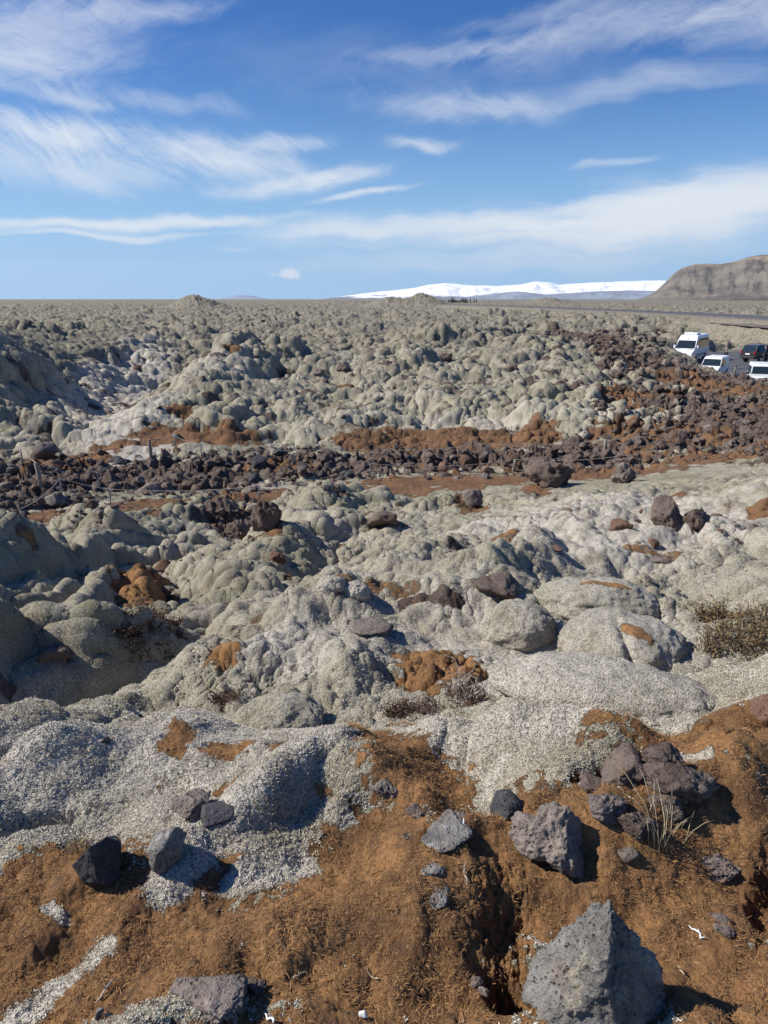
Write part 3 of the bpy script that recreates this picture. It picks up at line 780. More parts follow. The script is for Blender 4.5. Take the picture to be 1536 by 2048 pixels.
def rock_shape(seed, sub=4, style='rough'):
    """one lava block, about 1 in radius"""
    n, f = ico(sub); rng = np.random.RandomState(seed)
    p = n.copy()
    r = np.ones(len(n))
    k = {'blocky': 11, 'rough': 7, 'smooth': 3, 'crust': 5, 'peak': 7}[style]
    for _ in range(k):
        d = rng.normal(size=3); d /= np.linalg.norm(d)
        off = rng.uniform(.42, .86)
        c = n @ d
        r = np.minimum(r, np.where(c > .05, off / np.maximum(c, .05), 9))
    p = n * r[:, None] * (1, rng.uniform(.6, 1), rng.uniform(.6, 1))
    q = p + seed * 3.17
    if style == 'rough':
        p *= (1 + .42 * fbm3(q * 1.3, seed, 3)[:, None])
        p *= (1 + .30 * fbm3(q * 2.6, seed + 5, 5, .6, True)[:, None]); p *= (1 + .05 * fbm3(q * 11, seed + 8, 3, .6, True)[:, None])
    elif style == 'blocky':
        p *= (1 + .16 * fbm3(q * 1.7, seed, 3)[:, None]); p *= (1 + .10 * fbm3(q * 5, seed + 5, 5, .62, True)[:, None])
    elif style == 'smooth':
        p *= (1 + .16 * fbm3(q * 1.4, seed, 3)[:, None]); p *= (1 + .05 * fbm3(q * 7, seed + 5, 4, .62)[:, None])
    elif style == 'crust':
        p *= (1 + .30 * fbm3(q * 1.6, seed, 3)[:, None]); p *= (1 + .16 * fbm3(q * 5, seed + 5, 4, .6, True)[:, None])
    elif style == 'peak':
        r = np.full(len(n), 1.6)
        for d, off in (((-.62, -.50, .46), .42), ((.82, -.42, .30), .42), ((.1, .85, .45), .62), ((-.85, .25, .35), .66), ((.55, .35, .62), .66), ((-.1, -.95, .10), .78), ((0, 0, -1), .9), ((.95, .2, 0), .9), ((-.95, -.1, 0), 1.0)):
            d = np.array(d); d = d / np.linalg.norm(d); c = n @ d
            r = np.minimum(r, np.where(c > .05, off / np.maximum(c, .05), 9))
        p = n * r[:, None]
        p[:, :2] *= np.interp(p[:, 2], [-1, -.2, .25, .6, 1.1], [1.15, 1.0, .78, .50, .26])[:, None]
        p *= (1 + .26 * fbm3(q * 1.5, seed, 3)[:, None]); p *= (1 + .36 * fbm3(q * 3.0, seed + 5, 6, .64, True)[:, None]); p *= (1 + .05 * fbm3(q * 12, seed + 8, 3, .6, True)[:, None])
    mx = np.abs(p).max(0)
    return p / mx, f

def rock_mesh(name, lobes, sub=4, style='rough'):
    """lobes: (dx, dy, dz, sx, sy, sz, seed)"""
    vs, fs, o = [], [], 0
    for (dx, dy, dz, sx, sy, sz, sd) in lobes:
        v, f = rock_shape(sd, sub, style)
        vs.append(v * (sx, sy, sz) + (dx, dy, dz)); fs.append(f + o); o += len(v)
    return mesh_np(name, np.concatenate(vs), np.concatenate(fs))

def rock_at(px, py, wpx, hpx, seed, mat, label, cat='lava rock', name='lava_rock', style='rough', sub=5, rz=None, lobes=None, sink=.35, depth=.85, group=None, rmin=1.0):
    """a rock whose foot is seen at (px, py), sized from its extent in the photograph"""
    g = hit(px, py, rmin); w = span(g, wpx) * 1.1
    dist = math.hypot(g.x, g.y); el = math.atan2(EYE - g.z, dist)
    ha = span(g, hpx) * (1.0 if el < .3 else 1.02)
    d = w * depth
    h = max(.30 * w, (ha - .45 * d * math.sin(el)) / math.cos(el))
    if style == 'rough' and dist < 4: h *= .62
    if style == 'crust': h = .16 * w
    dirv = Vector((g.x, g.y, 0)).normalized()
    c = g + dirv * d * .5
    zg = min(ground(c.x, c.y), g.z + .25 * h) if dist < 30 else g.z
    zg = max(zg, g.z - .1 * h)
    rng = random.Random(seed)
    if lobes is None: lobes = [(0, 0, 0, 1, 1, 1, seed)]
    me = rock_mesh(name, lobes, sub, style)
    co_ = np.empty(len(me.vertices) * 3, dtype=f32); me.vertices.foreach_get('co', co_); co_ = co_.reshape(-1, 3)
    a = rz if rz is not None else rng.uniform(0, 6.28)
    hz = h * (1 + sink) / 2
    co_ = co_ * (w / 2, d / 2, 1)
    lo, hi_ = co_[:, 2].min(), co_[:, 2].max()
    co_[:, 2] = (co_[:, 2] - lo) / (hi_ - lo) * h * (1 + sink) - h * sink
    me.vertices.foreach_set('co', co_.ravel()); me.update()
    o = obj(name, me, mat)
    o.location = (c.x, c.y, zg)
    o.rotation_euler = (0, 0, -math.atan2(g.x, g.y) + (0 if rz is None else rz))
    tag(o, label, cat, group)
    return o

rock_at(1182, 2125, 290, 258, 4, M_GREY, 'large pitted grey boulder with a pointed top standing on rusty moss', 'boulder', 'boulder', 'peak', 6, rz=.0, depth=.8, sink=.1)
rock_at(218, 1800, 108, 104, 12, M_COAL, 'dark angular rock with a flat shaded face on brown moss', 'rock', 'rock', 'blocky', 6)
rock_at(345, 1752, 78, 70, 23, M_GREY, 'small pointed grey slab beside the pale moss slope', 'rock', 'rock', 'blocky', 5)
rock_at(1006, 1644, 74, 52, 31, M_COAL, 'smooth rounded dark grey stone at the foot of the frosty mound', 'stone', 'stone', 'smooth', 5)
rock_at(1108, 1772, 188, 170, 47, M_PURP, 'broad rough purple grey lava rock with a flat facet on rusty moss', 'lava rock', 'lava_rock', 'rough', 6, depth=.75)
rock_at(1202, 1668, 84, 76, 53, M_PURP, 'brownish rough lava rock touching the darker one beside it', 'lava rock', 'lava_rock', 'rough', 6)
rock_at(1258, 1702, 84, 84, 59, M_LAVA, 'dark cracked lava rock beside the dry grass stems', 'lava rock', 'lava_rock', 'rough', 6)
rock_at(1310, 1632, 215, 150, 61, M_LAVA, 'big dark clinkery lava outcrop with a round knob on top', 'lava outcrop', 'lava_outcrop', 'rough', 5, depth=.8,
        lobes=[(-.45, 0, 0, .55, .6, .75, 61), (.25, -.2, -.05, .6, .6, .85, 62), (-.05, .25, .55, .42, .4, .5, 63), (.62, .1, -.25, .36, .4, .6, 64), (.1, -.6, -.45, .36, .3, .5, 65)])
rock_at(1252, 1736, 42, 28, 66, M_PURP, 'small round lilac grey pebble on rusty moss', 'pebble', 'pebble', 'smooth', 4)
rock_at(1400, 1800, 150, 100, 67, M_PURP, 'low purplish lava crust breaking through the brown moss', 'lava crust', 'lava_crust', 'crust', 6, depth=1.1,
        lobes=[(-.3, .5, 0, .5, .4, .6, 67), (.15, 0, .1, .6, .5, .8, 68), (.5, .45, 0, .4, .4, .6, 69)])
rock_at(1435, 1880, 70, 66, 70, M_PURP, 'narrow broken lava crust below the wider purplish crust', 'lava crust', 'lava_crust', 'crust', 5,
        lobes=[(0, .5, 0, .6, .4, .7, 70), (.2, -.3, 0, .55, .5, .8, 71)])
rock_at(868, 1822, 66, 56, 72, M_GREY, 'lower grey tip of the lichen crust in the moss', 'lava crust', 'lava_crust', 'crust', 5, sink=.7, depth=1.3)
rock_at(862, 1768, 52, 76, 73, M_GREY, 'narrow grey strip of lichen crust between the two wider ends', 'lava crust', 'lava_crust', 'crust', 5, sink=.8, depth=1.2)
rock_at(892, 1712, 100, 66, 74, M_GREY, 'wide upper end of the grey lichen crust by the white twig', 'lava crust', 'lava_crust', 'crust', 5, sink=.8, depth=1.2)
rock_at(425, 2062, 150, 66, 81, M_PURP, 'broad grey brown rock at the very bottom edge in moss', 'rock', 'rock', 'crust', 6)
rock_at(512, 1998, 44, 30, 82, M_LAVA, 'small dark stone above the bottom edge rock', 'stone', 'stone', 'rough', 5)
rock_at(945, 1995, 70, 60, 83, M_PURP, 'thin lava crust on the rim of the dark burrow', 'lava crust', 'lava_crust', 'crust', 5, sink=.6, lobes=[(-.5, .4, 0, .4, .35, .6, 83), (.1, 0, 0, .45, .4, .7, 84), (.6, -.5, 0, .35, .4, .7, 85)])
rock_at(1528, 1460, 62, 74, 86, M_RUST, 'reddish pitted lava block behind the frosty dome', 'lava rock', 'lava_rock', 'smooth', 5)
rock_at(385, 1648, 78, 62, 87, M_PURP, 'purple brown lava lump rising from white moss', 'lava rock', 'lava_rock', 'rough', 5)
rock_at(432, 1656, 76, 34, 88, M_COAL, 'flat dark rock casting a small shadow on white moss', 'rock', 'rock', 'blocky', 5)
rock_at(765, 1606, 72, 52, 89, M_PURP, 'grey lava lump set in rust moss below the crest', 'lava rock', 'lava_rock', 'rough', 5)
rock_at(835, 1640, 46, 36, 90, M_LAVA, 'dark lava nub in the gully of rust moss', 'lava rock', 'lava_rock', 'rough', 5)
rock_at(210, 1495, 24, 13, 91, M_COAL, 'tiny dark stone on the white moss crest', 'stone', 'stone', 'blocky', 4)
rock_at(1185, 1590, 60, 40, 92, M_LAVA, 'dark lava nub left of the clinkery outcrop', 'lava rock', 'lava_rock', 'rough', 5)
# on the moss slope
o = rock_at(1358, 1068, 112, 66, 93, M_LAVA, 'dark lava outcrop with a rusty shoulder alone on the pale slope', 'lava outcrop', 'lava_outcrop', 'rough', 5, lobes=[(-.35, 0, .2, .62, .8, .95, 93), (.45, .0, -.1, .55, .7, .7, 94)])
rock_at(1240, 1068, 44, 28, 95, M_RUST, 'small rusty lava lump left of the lone dark outcrop', 'lava rock', 'lava_rock', 'rough', 4)
rock_at(535, 1066, 60, 66, 96, M_LAVA, 'pinnacle of dark lava with a pale moss cap', 'lava pinnacle', 'lava_pinnacle', 'rough', 5)
rock_at(478, 1082, 60, 40, 97, M_LAVA, 'crusty dark lava block left of the moss capped pinnacle', 'lava rock', 'lava_rock', 'rough', 5)
rock_at(1093, 978, 92, 68, 98, M_LAVA, 'large dark lava hump at the near edge of the rubble trail', 'lava outcrop', 'lava_outcrop', 'rough', 5)
rock_at(1247, 968, 48, 46, 99, M_PURP, 'pale lava knob right of the large dark hump', 'lava rock', 'lava_rock', 'rough', 5)
rock_at(555, 1138, 36, 28, 101, M_RUST, 'rusty brown lava lump on the grey slope above the hollow', 'lava rock', 'lava_rock', 'rough', 4)
rock_at(445, 1175, 16, 14, 102, M_LAVA, 'small dark stone on the smooth grey slope', 'stone', 'stone', 'rough', 4)
rock_at(322, 1150, 42, 30, 103, M_RUST, 'orange faced rock in the shade of the hollow', 'rock', 'rock', 'blocky', 4)
rock_at(995, 1218, 112, 52, 104, M_LAVA, 'dark lava slab lying on top of a mossy lump', 'lava rock', 'lava_rock', 'rough', 5)
rock_at(768, 1060, 66, 40, 105, M_LAVA, 'dark lava block in a cleft of pale moss', 'lava rock', 'lava_rock', 'rough', 4)
rock_at(945, 1016, 42, 38, 106, M_PURP, 'purplish lava nub on the pale slope near the trail', 'lava rock', 'lava_rock', 'rough', 4)
rock_at(1312, 1138, 64, 42, 107, M_PURP, 'brownish lava crust on the right hand moss lump', 'lava crust', 'lava_crust', 'crust', 4)
rock_at(112, 1340, 66, 44, 108, M_LAVA, 'dark lava block in the shaded moss on the left', 'lava rock', 'lava_rock', 'rough', 4)
rock_at(740, 1280, 90, 34, 109, M_PURP, 'low brownish lava crust in the middle of the slope', 'lava crust', 'lava_crust', 'crust', 4)
rock_at(1100, 1110, 46, 20, 110, M_RUST, 'flat brown crust on the upper slope', 'lava crust', 'lava_crust', 'crust', 4)

# blocks of the rubble trail, the bank by the car park and the mound
VARIANTS = {}
def variant(k, mat):
    key = (k, mat.name)
    if key not in VARIANTS:
        VARIANTS[key] = rock_mesh('lava_block', [(0, 0, 0, 1, 1, 1, 200 + k)], 4, ('rough', 'rough', 'blocky', 'rough', 'smooth', 'rough', 'crust', 'rough')[k % 8])
        VARIANTS[key].materials.append(mat)
    return VARIANTS[key]
rng = random.Random(5)
used = []
def block(px, py, wpx, label, group, mat=M_LAVA, name='lava_block', cat='lava block', k=None, tall=1.0, dmin=.8):
    g = hit(px, py, 8.0); w = span(g, wpx)
    for (ux, uy, uw) in used:
        if math.hypot(g.x - ux, g.y - uy) < dmin * .5 * (w + uw): return None
    used.append((g.x, g.y, w))
    o = obj(name, variant(k if k is not None else rng.randrange(14), mat))
    o.location = (g.x, g.y, g.z - w * .04 * tall)
    o.scale = (w / 2 * rng.uniform(.85, 1.15), w / 2 * rng.uniform(.8, 1.1), w / 2 * rng.uniform(.62, .95) * tall)
    o.rotation_euler = (rng.uniform(-.4, .4), rng.uniform(-.4, .4), rng.uniform(0, 6.28))
    tag(o, label, cat, group)
    return o
block(295, 985, 54, 'largest grey brown boulder in the rubble below the short wooden post', None, M_PURP, 'boulder', 'boulder', 2, 1.2)
block(516, 934, 36, 'pointed dark block standing above a rounder one in the rubble', None, M_COAL, 'lava_block', 'lava block', 10, 1.5, .3)
block(508, 966, 44, 'rounded dark block below the pointed one in the rubble', None, M_COAL, 'lava_block', 'lava block', 4, 1.1, .3)
block(112, 1000, 46, 'grey slab beside the leaning iron stake', None, M_GREY, 'rock_slab', 'rock slab', 2)
block(700, 955, 30, 'dark round block in the rubble by the near rope', None, M_COAL, 'lava_block', 'lava block', 12, 1.2)
block(90, 905, 44, 'mossy grey boulder behind the far rope', None, M_PURP, 'boulder', 'boulder', 4, 1.1)
def scatter(n, label, group, zone, wr, mats, tall=1.0, rmin_w=1.0):
    made = 0; tries = 0
    while made < n and tries < n * 12:
        tries += 1
        x0, y0, x1, y1 = zone[rng.randrange(len(zone))]
        px = rng.uniform(x0, x1); py = rng.uniform(y0, y1)
        w = wr[0] + (wr[1] - wr[0]) * rng.random() ** 2.2
        mt_ = rng.choice(mats); mid_ = (wr[0] * .72 + wr[1] * .28)
        lb = label.format(s='large' if w > mid_ else 'small', c={'dark_lava': 'dark brown', 'purple_lava': 'grey brown', 'coal_lava': 'near black', 'rusty_lava': 'rusty'}[mt_.name])
        if block(px, py, w, lb, group, mt_, tall=tall): made += 1
scatter(80, '{s} {c} lava block in the rubble along the left half of the trail', 'lava blocks along the left of the trail', [(0, 905, 260, 1040), (200, 925, 480, 1000), (380, 900, 700, 985)], (16, 40), [M_LAVA, M_LAVA, M_PURP, M_COAL], 1.0)
scatter(55, '{s} {c} lava block in the rubble along the right half of the trail', 'lava blocks along the right of the trail', [(760, 905, 1100, 960), (1000, 890, 1330, 965), (1250, 850, 1536, 920)], (14, 38), [M_LAVA, M_LAVA, M_RUST, M_PURP])
scatter(42, '{s} {c} lava block on the broken bank in front of the parked vehicles', 'lava blocks on the bank below the car park', [(1250, 740, 1536, 850), (1200, 690, 1330, 740), (1330, 715, 1400, 760)], (12, 34), [M_LAVA, M_LAVA, M_RUST, M_PURP])
scatter(20, '{s} {c} lava block poking out of the mossy mound beyond the trail', 'lava blocks on the mossy mound', [(380, 700, 760, 830), (640, 690, 1240, 800), (280, 800, 700, 880)], (14, 34), [M_LAVA, M_LAVA, M_COAL, M_PURP], 1.1)
scatter(12, '{s} {c} lava block poking out of the plain far beyond the mound', 'lava blocks on the far plain', [(0, 640, 1300, 690), (900, 630, 1340, 670)], (10, 22), [M_LAVA, M_COAL], 1.2)
scatter(8, '{s} {c} lava lump half sunk in the pale moss slope before the trail', 'lava lumps on the moss slope', [(560, 1010, 1536, 1330)], (14, 34), [M_LAVA, M_PURP, M_RUST], .9)

# the finer rubble between the blocks: too many to count
def rubble():
    rs = np.random.RandomState(3); vs, fs, o = [], [], 0
    zones = [((0, 915, 700, 990), 330), ((0, 990, 280, 1050), 80), ((560, 895, 1250, 955), 260), ((1150, 860, 1536, 925), 200), ((1200, 690, 1536, 850), 330), ((430, 1030, 520, 1085), 90), ((1180, 660, 1330, 720), 200)]
    shapes = [rock_shape(300 + k, 3 if k % 3 == 0 else 2, ('rough', 'blocky', 'rough', 'crust')[k % 4]) for k in range(12)]
    for (z, n) in zones:
        for _ in range(n):
            px, py = rs.uniform(z[0], z[2]), rs.uniform(z[1], z[3])
            g = hit(px, py, 8.0)
            if poly_sd(np.array([g.x]), np.array([g.y]), PARK_XY)[0] < 1.0: continue
            w = span(g, 4 + 18 * rs.rand() ** 3) / 2
            v, f = shapes[rs.randint(12)]
            a = rs.uniform(0, 6.28); c, s_ = math.cos(a), math.sin(a)
            v = v * (w * rs.uniform(.8, 1.2), w * rs.uniform(.7, 1.1), w * rs.uniform(.6, .95))
            v = np.stack([v[:, 0] * c - v[:, 1] * s_, v[:, 0] * s_ + v[:, 1] * c, v[:, 2]], 1)
            vs.append(v + (g.x, g.y, g.z + w * .02)); fs.append(f + o); o += len(v)
    me = mesh_np('lava_rubble', np.concatenate(vs), np.concatenate(fs), False)
    return tag(obj('lava_rubble', me, M_LAVA), 'fine dark lava rubble heaped along the trail and the bank', 'rubble', kind='stuff')
rubble()

# ------------------------------------------------------------------ moss boulders that stand free of the slope
def moss_boulder(px, py, wpx, hpx, seed, label, pale, rmin=3.4, hmin=.3, depth=.9, brown_dir=None, lean=0.0, cleft=None, sink=.25, rz=0.0):
    g = hit(px, py, rmin); w = span(g, wpx); dist = math.hypot(g.x, g.y); el = math.atan2(EYE - g.z, dist)
    d = w * depth; ha = span(g, hpx); h = max(hmin * w, (ha - .42 * d * math.sin(el)) / math.cos(el))
    n, f = ico(6); p = n.copy()
    q = p + seed * 2.3
    p = p * (1 + .20 * fbm3(q * 1.1, seed, 2)[:, None] + .09 * fbm3(q * 2.6, seed + 9, 4)[:, None] + .03 * fbm3(q * 7, seed + 19, 3)[:, None])
    if cleft is not None:
        c = np.array(cleft) / np.linalg.norm(cleft)
        dd = np.abs(n @ c + .02 * fbm3(q * 3, seed + 3, 2)); up = np.clip(n[:, 2] * 1.2 + .5, 0, 1)
        p *= (1 - .16 * np.exp(-(dd / .07) ** 2) * sstep(n @ np.array((.35, -.9, .1)), -.2, .5))[:, None]
    p[:, 2] = np.where(p[:, 2] < 0, p[:, 2] * .8, p[:, 2])
    lo, hi_ = p[:, 2].min(), p[:, 2].max()
    p = np.stack([p[:, 0] * w / 2, p[:, 1] * d / 2, (p[:, 2] - lo) / (hi_ - lo) * h * (1 + sink) - h * sink], 1)
    u = p + g
    gr = .0045 * perlin3(np.array(u) * 55, 5) + .0040 * perlin3(np.array(u) * 100, 6) + .009 * perlin3(np.array(u) * 18, 7)
    p = p + n * gr[:, None]
    me = mesh_np('mossy_boulder', p, f)
    br = np.zeros(len(n))
    if brown_dir is not None:
        b0 = np.array(brown_dir[:3]) / np.linalg.norm(brown_dir[:3])
        e = n - b0; b1 = np.array(brown_dir[3:6]) / np.linalg.norm(brown_dir[3:6])
        al = e @ b1; pe = np.sqrt(np.maximum((e * e).sum(1) - al * al, 0))
        br = 1 - sstep(np.sqrt((al / brown_dir[6]) ** 2 + (pe / brown_dir[7]) ** 2) + .55 * fbm3(q * 3, 8, 3) + .5 * fbm3(q * 11, 9, 3), .25, 1.25)
    add_attr(me, 'brown', br); add_attr(me, 'rock', np.zeros(len(n))); add_attr(me, 'pale', np.full(len(n), pale)); add_attr(me, 'lump', np.ones(len(n)))
    o = obj('mossy_boulder', me, M_GROUND)
    dv = Vector((g.x, g.y, 0)).normalized()
    c = g + dv * d * .46
    o.location = (c.x, c.y, g.z - .02); o.rotation_euler = (0, 0, -math.atan2(g.x, g.y) + rz)
    tag(o, label, 'mossy boulder')
    return o
moss_boulder(1232, 1362, 262, 132, 3, 'round moss boulder with a rusty patch and a cleft in its top', .75, brown_dir=(.25, -.35, .9, .6, -.4, -.3, .55, .17), cleft=(1, .25, .1), depth=.95)
moss_boulder(1212, 1492, 500, 118, 8, 'broad frosty moss dome in front of the round cleft boulder', .9, rmin=3.05, hmin=.12, depth=.5, sink=.9)
moss_boulder(1035, 1300, 160, 96, 14, 'grey moss lump left of the round cleft boulder', .6, depth=.9, sink=.4)
moss_boulder(1190, 1250, 250, 74, 17, 'long moss hump with a brown top behind the round cleft boulder', .6, depth=.6, brown_dir=(.1, -.2, 1, 1, 0, 0, .5, .2), sink=.4)
moss_boulder(560, 1482, 190, 70, 21, 'greenish grey moss hump with a shaded flank on the near crest', .35, depth=.8, sink=.6)
moss_boulder(712, 1200, 60, 40, 25, 'small pale moss knob at the edge of the hollow', .8, sink=.4)
moss_boulder(665, 1186, 60, 36, 27, 'twin of pale moss knobs beside the hollow, lower and wider', .7, sink=.4)

# ------------------------------------------------------------------ simple materials
def mat_plain(name, col, rough=.5, metal=0.0, spec=.5, noise=0.0, scale=8):
    m, t, b = mat_new(name)
    b.inputs['Roughness'].default_value = rough; b.inputs['Metallic'].default_value = metal; b.inputs['Specular IOR Level'].default_value = spec
    if noise:
        tc = t.new('ShaderNodeTexCoord'); n = t.noise(tc.outputs['Object'], scale, 5, .6)
        c = t.mix(t.smooth(n, .3, .7), tuple(v * (1 - noise) for v in col), tuple(min(1, v * (1 + noise)) for v in col))
        t.l.new(c, b.inputs['Base Color'])
    else:
        b.inputs['Base Color'].default_value = (*col, 1)
    return m
M_WHITE = mat_plain('white_paint', (.80, .81, .82), .25, noise=.04, scale=2)
M_OFFW = mat_plain('offwhite_paint', (.72, .74, .72), .3, noise=.05, scale=2)
M_DARKP = mat_plain('dark_paint', (.028, .033, .036), .2, noise=.1, scale=3)
M_GLASS = mat_plain('dark_glass', (.018, .026, .03), .06, spec=.8)
M_TINT = mat_plain('bronze_glass', (.075, .058, .045), .08, spec=.8, noise=.4, scale=1.2)
M_RUB = mat_plain('tyre_rubber', (.02, .02, .021), .85, noise=.2)
M_STEEL = mat_plain('wheel_steel', (.42, .43, .44), .35, .7)
M_TRIM = mat_plain('black_trim', (.025, .025, .027), .6)
M_LAMP = mat_plain('lamp_glass', (.62, .64, .66), .1, spec=.8)
M_REDL = mat_plain('red_lamp', (.35, .02, .015), .2)
M_PLATE = mat_plain('number_plate', (.75, .75, .73), .4)
M_WOOD = mat_plain('weathered_wood', (.24, .21, .17), .9, noise=.3, scale=14)
M_IRON = mat_plain('galvanised_iron', (.24, .25, .26), .55, .4, noise=.25, scale=20)
M_ROPE = mat_plain('pale_rope', (.27, .25, .22), .9, noise=.25, scale=30)
M_SKIN = mat_plain('skin', (.48, .30, .23), .6)
M_HAIR = mat_plain('grey_hair', (.50, .48, .46), .8)
M_DHAIR = mat_plain('dark_hair', (.03, .022, .018), .8)
M_JACK = mat_plain('dark_jacket', (.016, .016, .02), .8, noise=.3)
M_JEAN = mat_plain('dark_trousers', (.03, .034, .045), .85, noise=.3)
M_SHOE = mat_plain('dark_shoes', (.02, .018, .016), .7)
M_PANEL = mat_plain('pale_dashboard_card', (.7, .7, .68), .8)

def bm_mesh(bm, name, smooth=True):
    me = bpy.data.meshes.new(name); bmesh.ops.recalc_face_normals(bm, faces=bm.faces); bm.to_mesh(me); bm.free()
    for p in me.polygons: p.use_smooth = smooth
    return me
def box_bm(bm, c, d, bev=0.0):
    r = bmesh.ops.create_cube(bm, size=1, matrix=Matrix.Translation(c) @ Matrix.Diagonal((*d, 1)))
    if bev: bmesh.ops.bevel(bm, geom=list({e for v in r['verts'] for e in v.link_edges}), offset=bev, segments=2, affect='EDGES', profile=.5)
def box(name, c, d, mat, parent, bev=0.0):
    bm = bmesh.new(); box_bm(bm, c, d, bev); return obj(name, bm_mesh(bm, name, False), mat, parent)
def panel(name, pts, th, mat, parent):
    """a flat plate from a ring of points, thickened along its normal"""
    bm = bmesh.new(); P3 = [Vector(p) for p in pts]
    nrm = (P3[1] - P3[0]).cross(P3[2] - P3[0]).normalized()
    a = [bm.verts.new(p) for p in P3]; b = [bm.verts.new(p + nrm * th) for p in P3]; k = len(P3)
    bm.faces.new(a[::-1]); bm.faces.new(b)
    for i in range(k): bm.faces.new((a[i], a[(i + 1) % k], b[(i + 1) % k], b[i]))
    return obj(name, bm_mesh(bm, name, False), mat, parent)
def tube(bm, pts, rad, seg=8):
    pts = [Vector(p) for p in pts]; rings = []
    for i, p in enumerate(pts):
        tdir = (pts[min(i + 1, len(pts) - 1)] - pts[max(i - 1, 0)]).normalized()
        u = tdir.cross(Vector((0, 0, 1)) if abs(tdir.z) < .9 else Vector((1, 0, 0))).normalized(); v = tdir.cross(u)
        rr = rad[i] if isinstance(rad, (list, tuple)) else rad
        rings.append([bm.verts.new(p + (u * math.cos(k * 2 * math.pi / seg) + v * math.sin(k * 2 * math.pi / seg)) * rr) for k in range(seg)])
    for a, b in zip(rings, rings[1:]):
        for k in range(seg): bm.faces.new((a[k], a[(k + 1) % seg], b[(k + 1) % seg], b[k]))
    bm.faces.new(rings[0][::-1]); bm.faces.new(rings[-1])
def tube_obj(name, pts, rad, mat, parent=None, seg=8):
    bm = bmesh.new(); tube(bm, pts, rad, seg); return obj(name, bm_mesh(bm, name), mat, parent)

# ------------------------------------------------------------------ vehicles (local +X is forward, Z up)
class Car:
    def __init__(s, name, label, cat, loc, heading, paint, prof, w0, w1, zb, zt, bev=.07):
        s.root = empty(name, loc, heading); tag(s.root, label, cat)
        s.w0, s.w1, s.zb, s.zt, s.paint = w0, w1, zb, zt, paint
        bm = bmesh.new(); sides = []
        for sg in (-1, 1): sides.append([bm.verts.new((x, sg * s.hw(z), z)) for x, z in prof])
        n = len(prof)
        f1 = bm.faces.new(sides[0]); f2 = bm.faces.new(sides[1][::-1])
        for i in range(n): bm.faces.new((sides[0][i], sides[0][(i + 1) % n], sides[1][(i + 1) % n], sides[1][i]))
        bmesh.ops.bevel(bm, geom=list(f1.edges) + list(f2.edges), offset=bev, segments=3, affect='EDGES', profile=.6)
        bmesh.ops.triangulate(bm, faces=[f for f in bm.faces if len(f.verts) > 4])
        me = bm_mesh(bm, 'body', True)
        try: me.set_sharp_from_angle(angle=R(28))
        except Exception: pass
        s.body = obj('body', me, paint, s.root)
    def hw(s, z):
        if z <= s.zb: return s.w0 - .05 * max(0, (.6 - z))
        return s.w0 + (s.w1 - s.w0) * min(1, (z - s.zb) / (s.zt - s.zb))
    def side(s, name, pts, mat, sg, off=.006, th=.012):
        P3 = [(x, sg * (s.hw(z) + off), z) for x, z in pts]
        if sg > 0: P3 = P3[::-1]
        return panel(name, P3, th, mat, s.root)
    def cross(s, name, a, b, m, mat, top_in=.1, bot_in=.1, off=.012, th=.012):
        """a plate across the body between profile points a (low) and b (high), kept m short of each"""
        (xa, za), (xb, zb_) = a, b
        d = Vector((xb - xa, 0, zb_ - za)); L = d.length; d /= L
        nn = Vector((d.z, 0, -d.x)); 
        if (xa + xb) < 0: nn = Vector((d.z, 0, -d.x)) * -1
        p0 = Vector((xa, 0, za)) + d * m + nn * off; p1 = Vector((xb, 0, zb_)) - d * m + nn * off
        w_a = s.hw(p0.z) - bot_in; w_b = s.hw(p1.z) - top_in
        pts = [p0 + Vector((0, -w_a, 0)), p0 + Vector((0, w_a, 0)), p1 + Vector((0, w_b, 0)), p1 + Vector((0, -w_b, 0))]
        e = (pts[1] - pts[0]).cross(pts[2] - pts[0])
        if e.dot(nn) < 0: pts = pts[::-1]
        return panel(name, pts, th, mat, s.root)
    def wheels(s, xs, r, wd=.2):
        for x in xs:
            for sg in (-1, 1):
                bm = bmesh.new(); y1 = sg * (s.w0 + .015); y0 = y1 - sg * wd
                tube(bm, [(x, y0, r), (x, y0 + sg * .03, r), (x, y1 - sg * .03, r), (x, y1, r)], [r * .92, r, r, r * .9], 24)
                w = obj('wheel', bm_mesh(bm, 'wheel', False), M_RUB, s.root)
                bm = bmesh.new(); tube(bm, [(x, y1 - sg * .02, r), (x, y1 + sg * .012, r), (x, y1 + sg * .02, r)], [r * .62, r * .62, r * .25], 20)
                obj('rim', bm_mesh(bm, 'rim', False), M_STEEL, w)
                bm = bmesh.new(); tube(bm, [(x, sg * (s.w0 - .06), r + .04), (x, sg * (s.w0 + .004), r + .04)], r * 1.17, 24)
                obj('wheel_arch', bm_mesh(bm, 'wheel_arch', False), M_TRIM, s.root)

def at_px(px, py, r):
    d = px_dir(px, py); hl = math.hypot(d.x, d.y)
    return Vector((d.x / hl * r, d.y / hl * r, 0))

ZP = -1.0
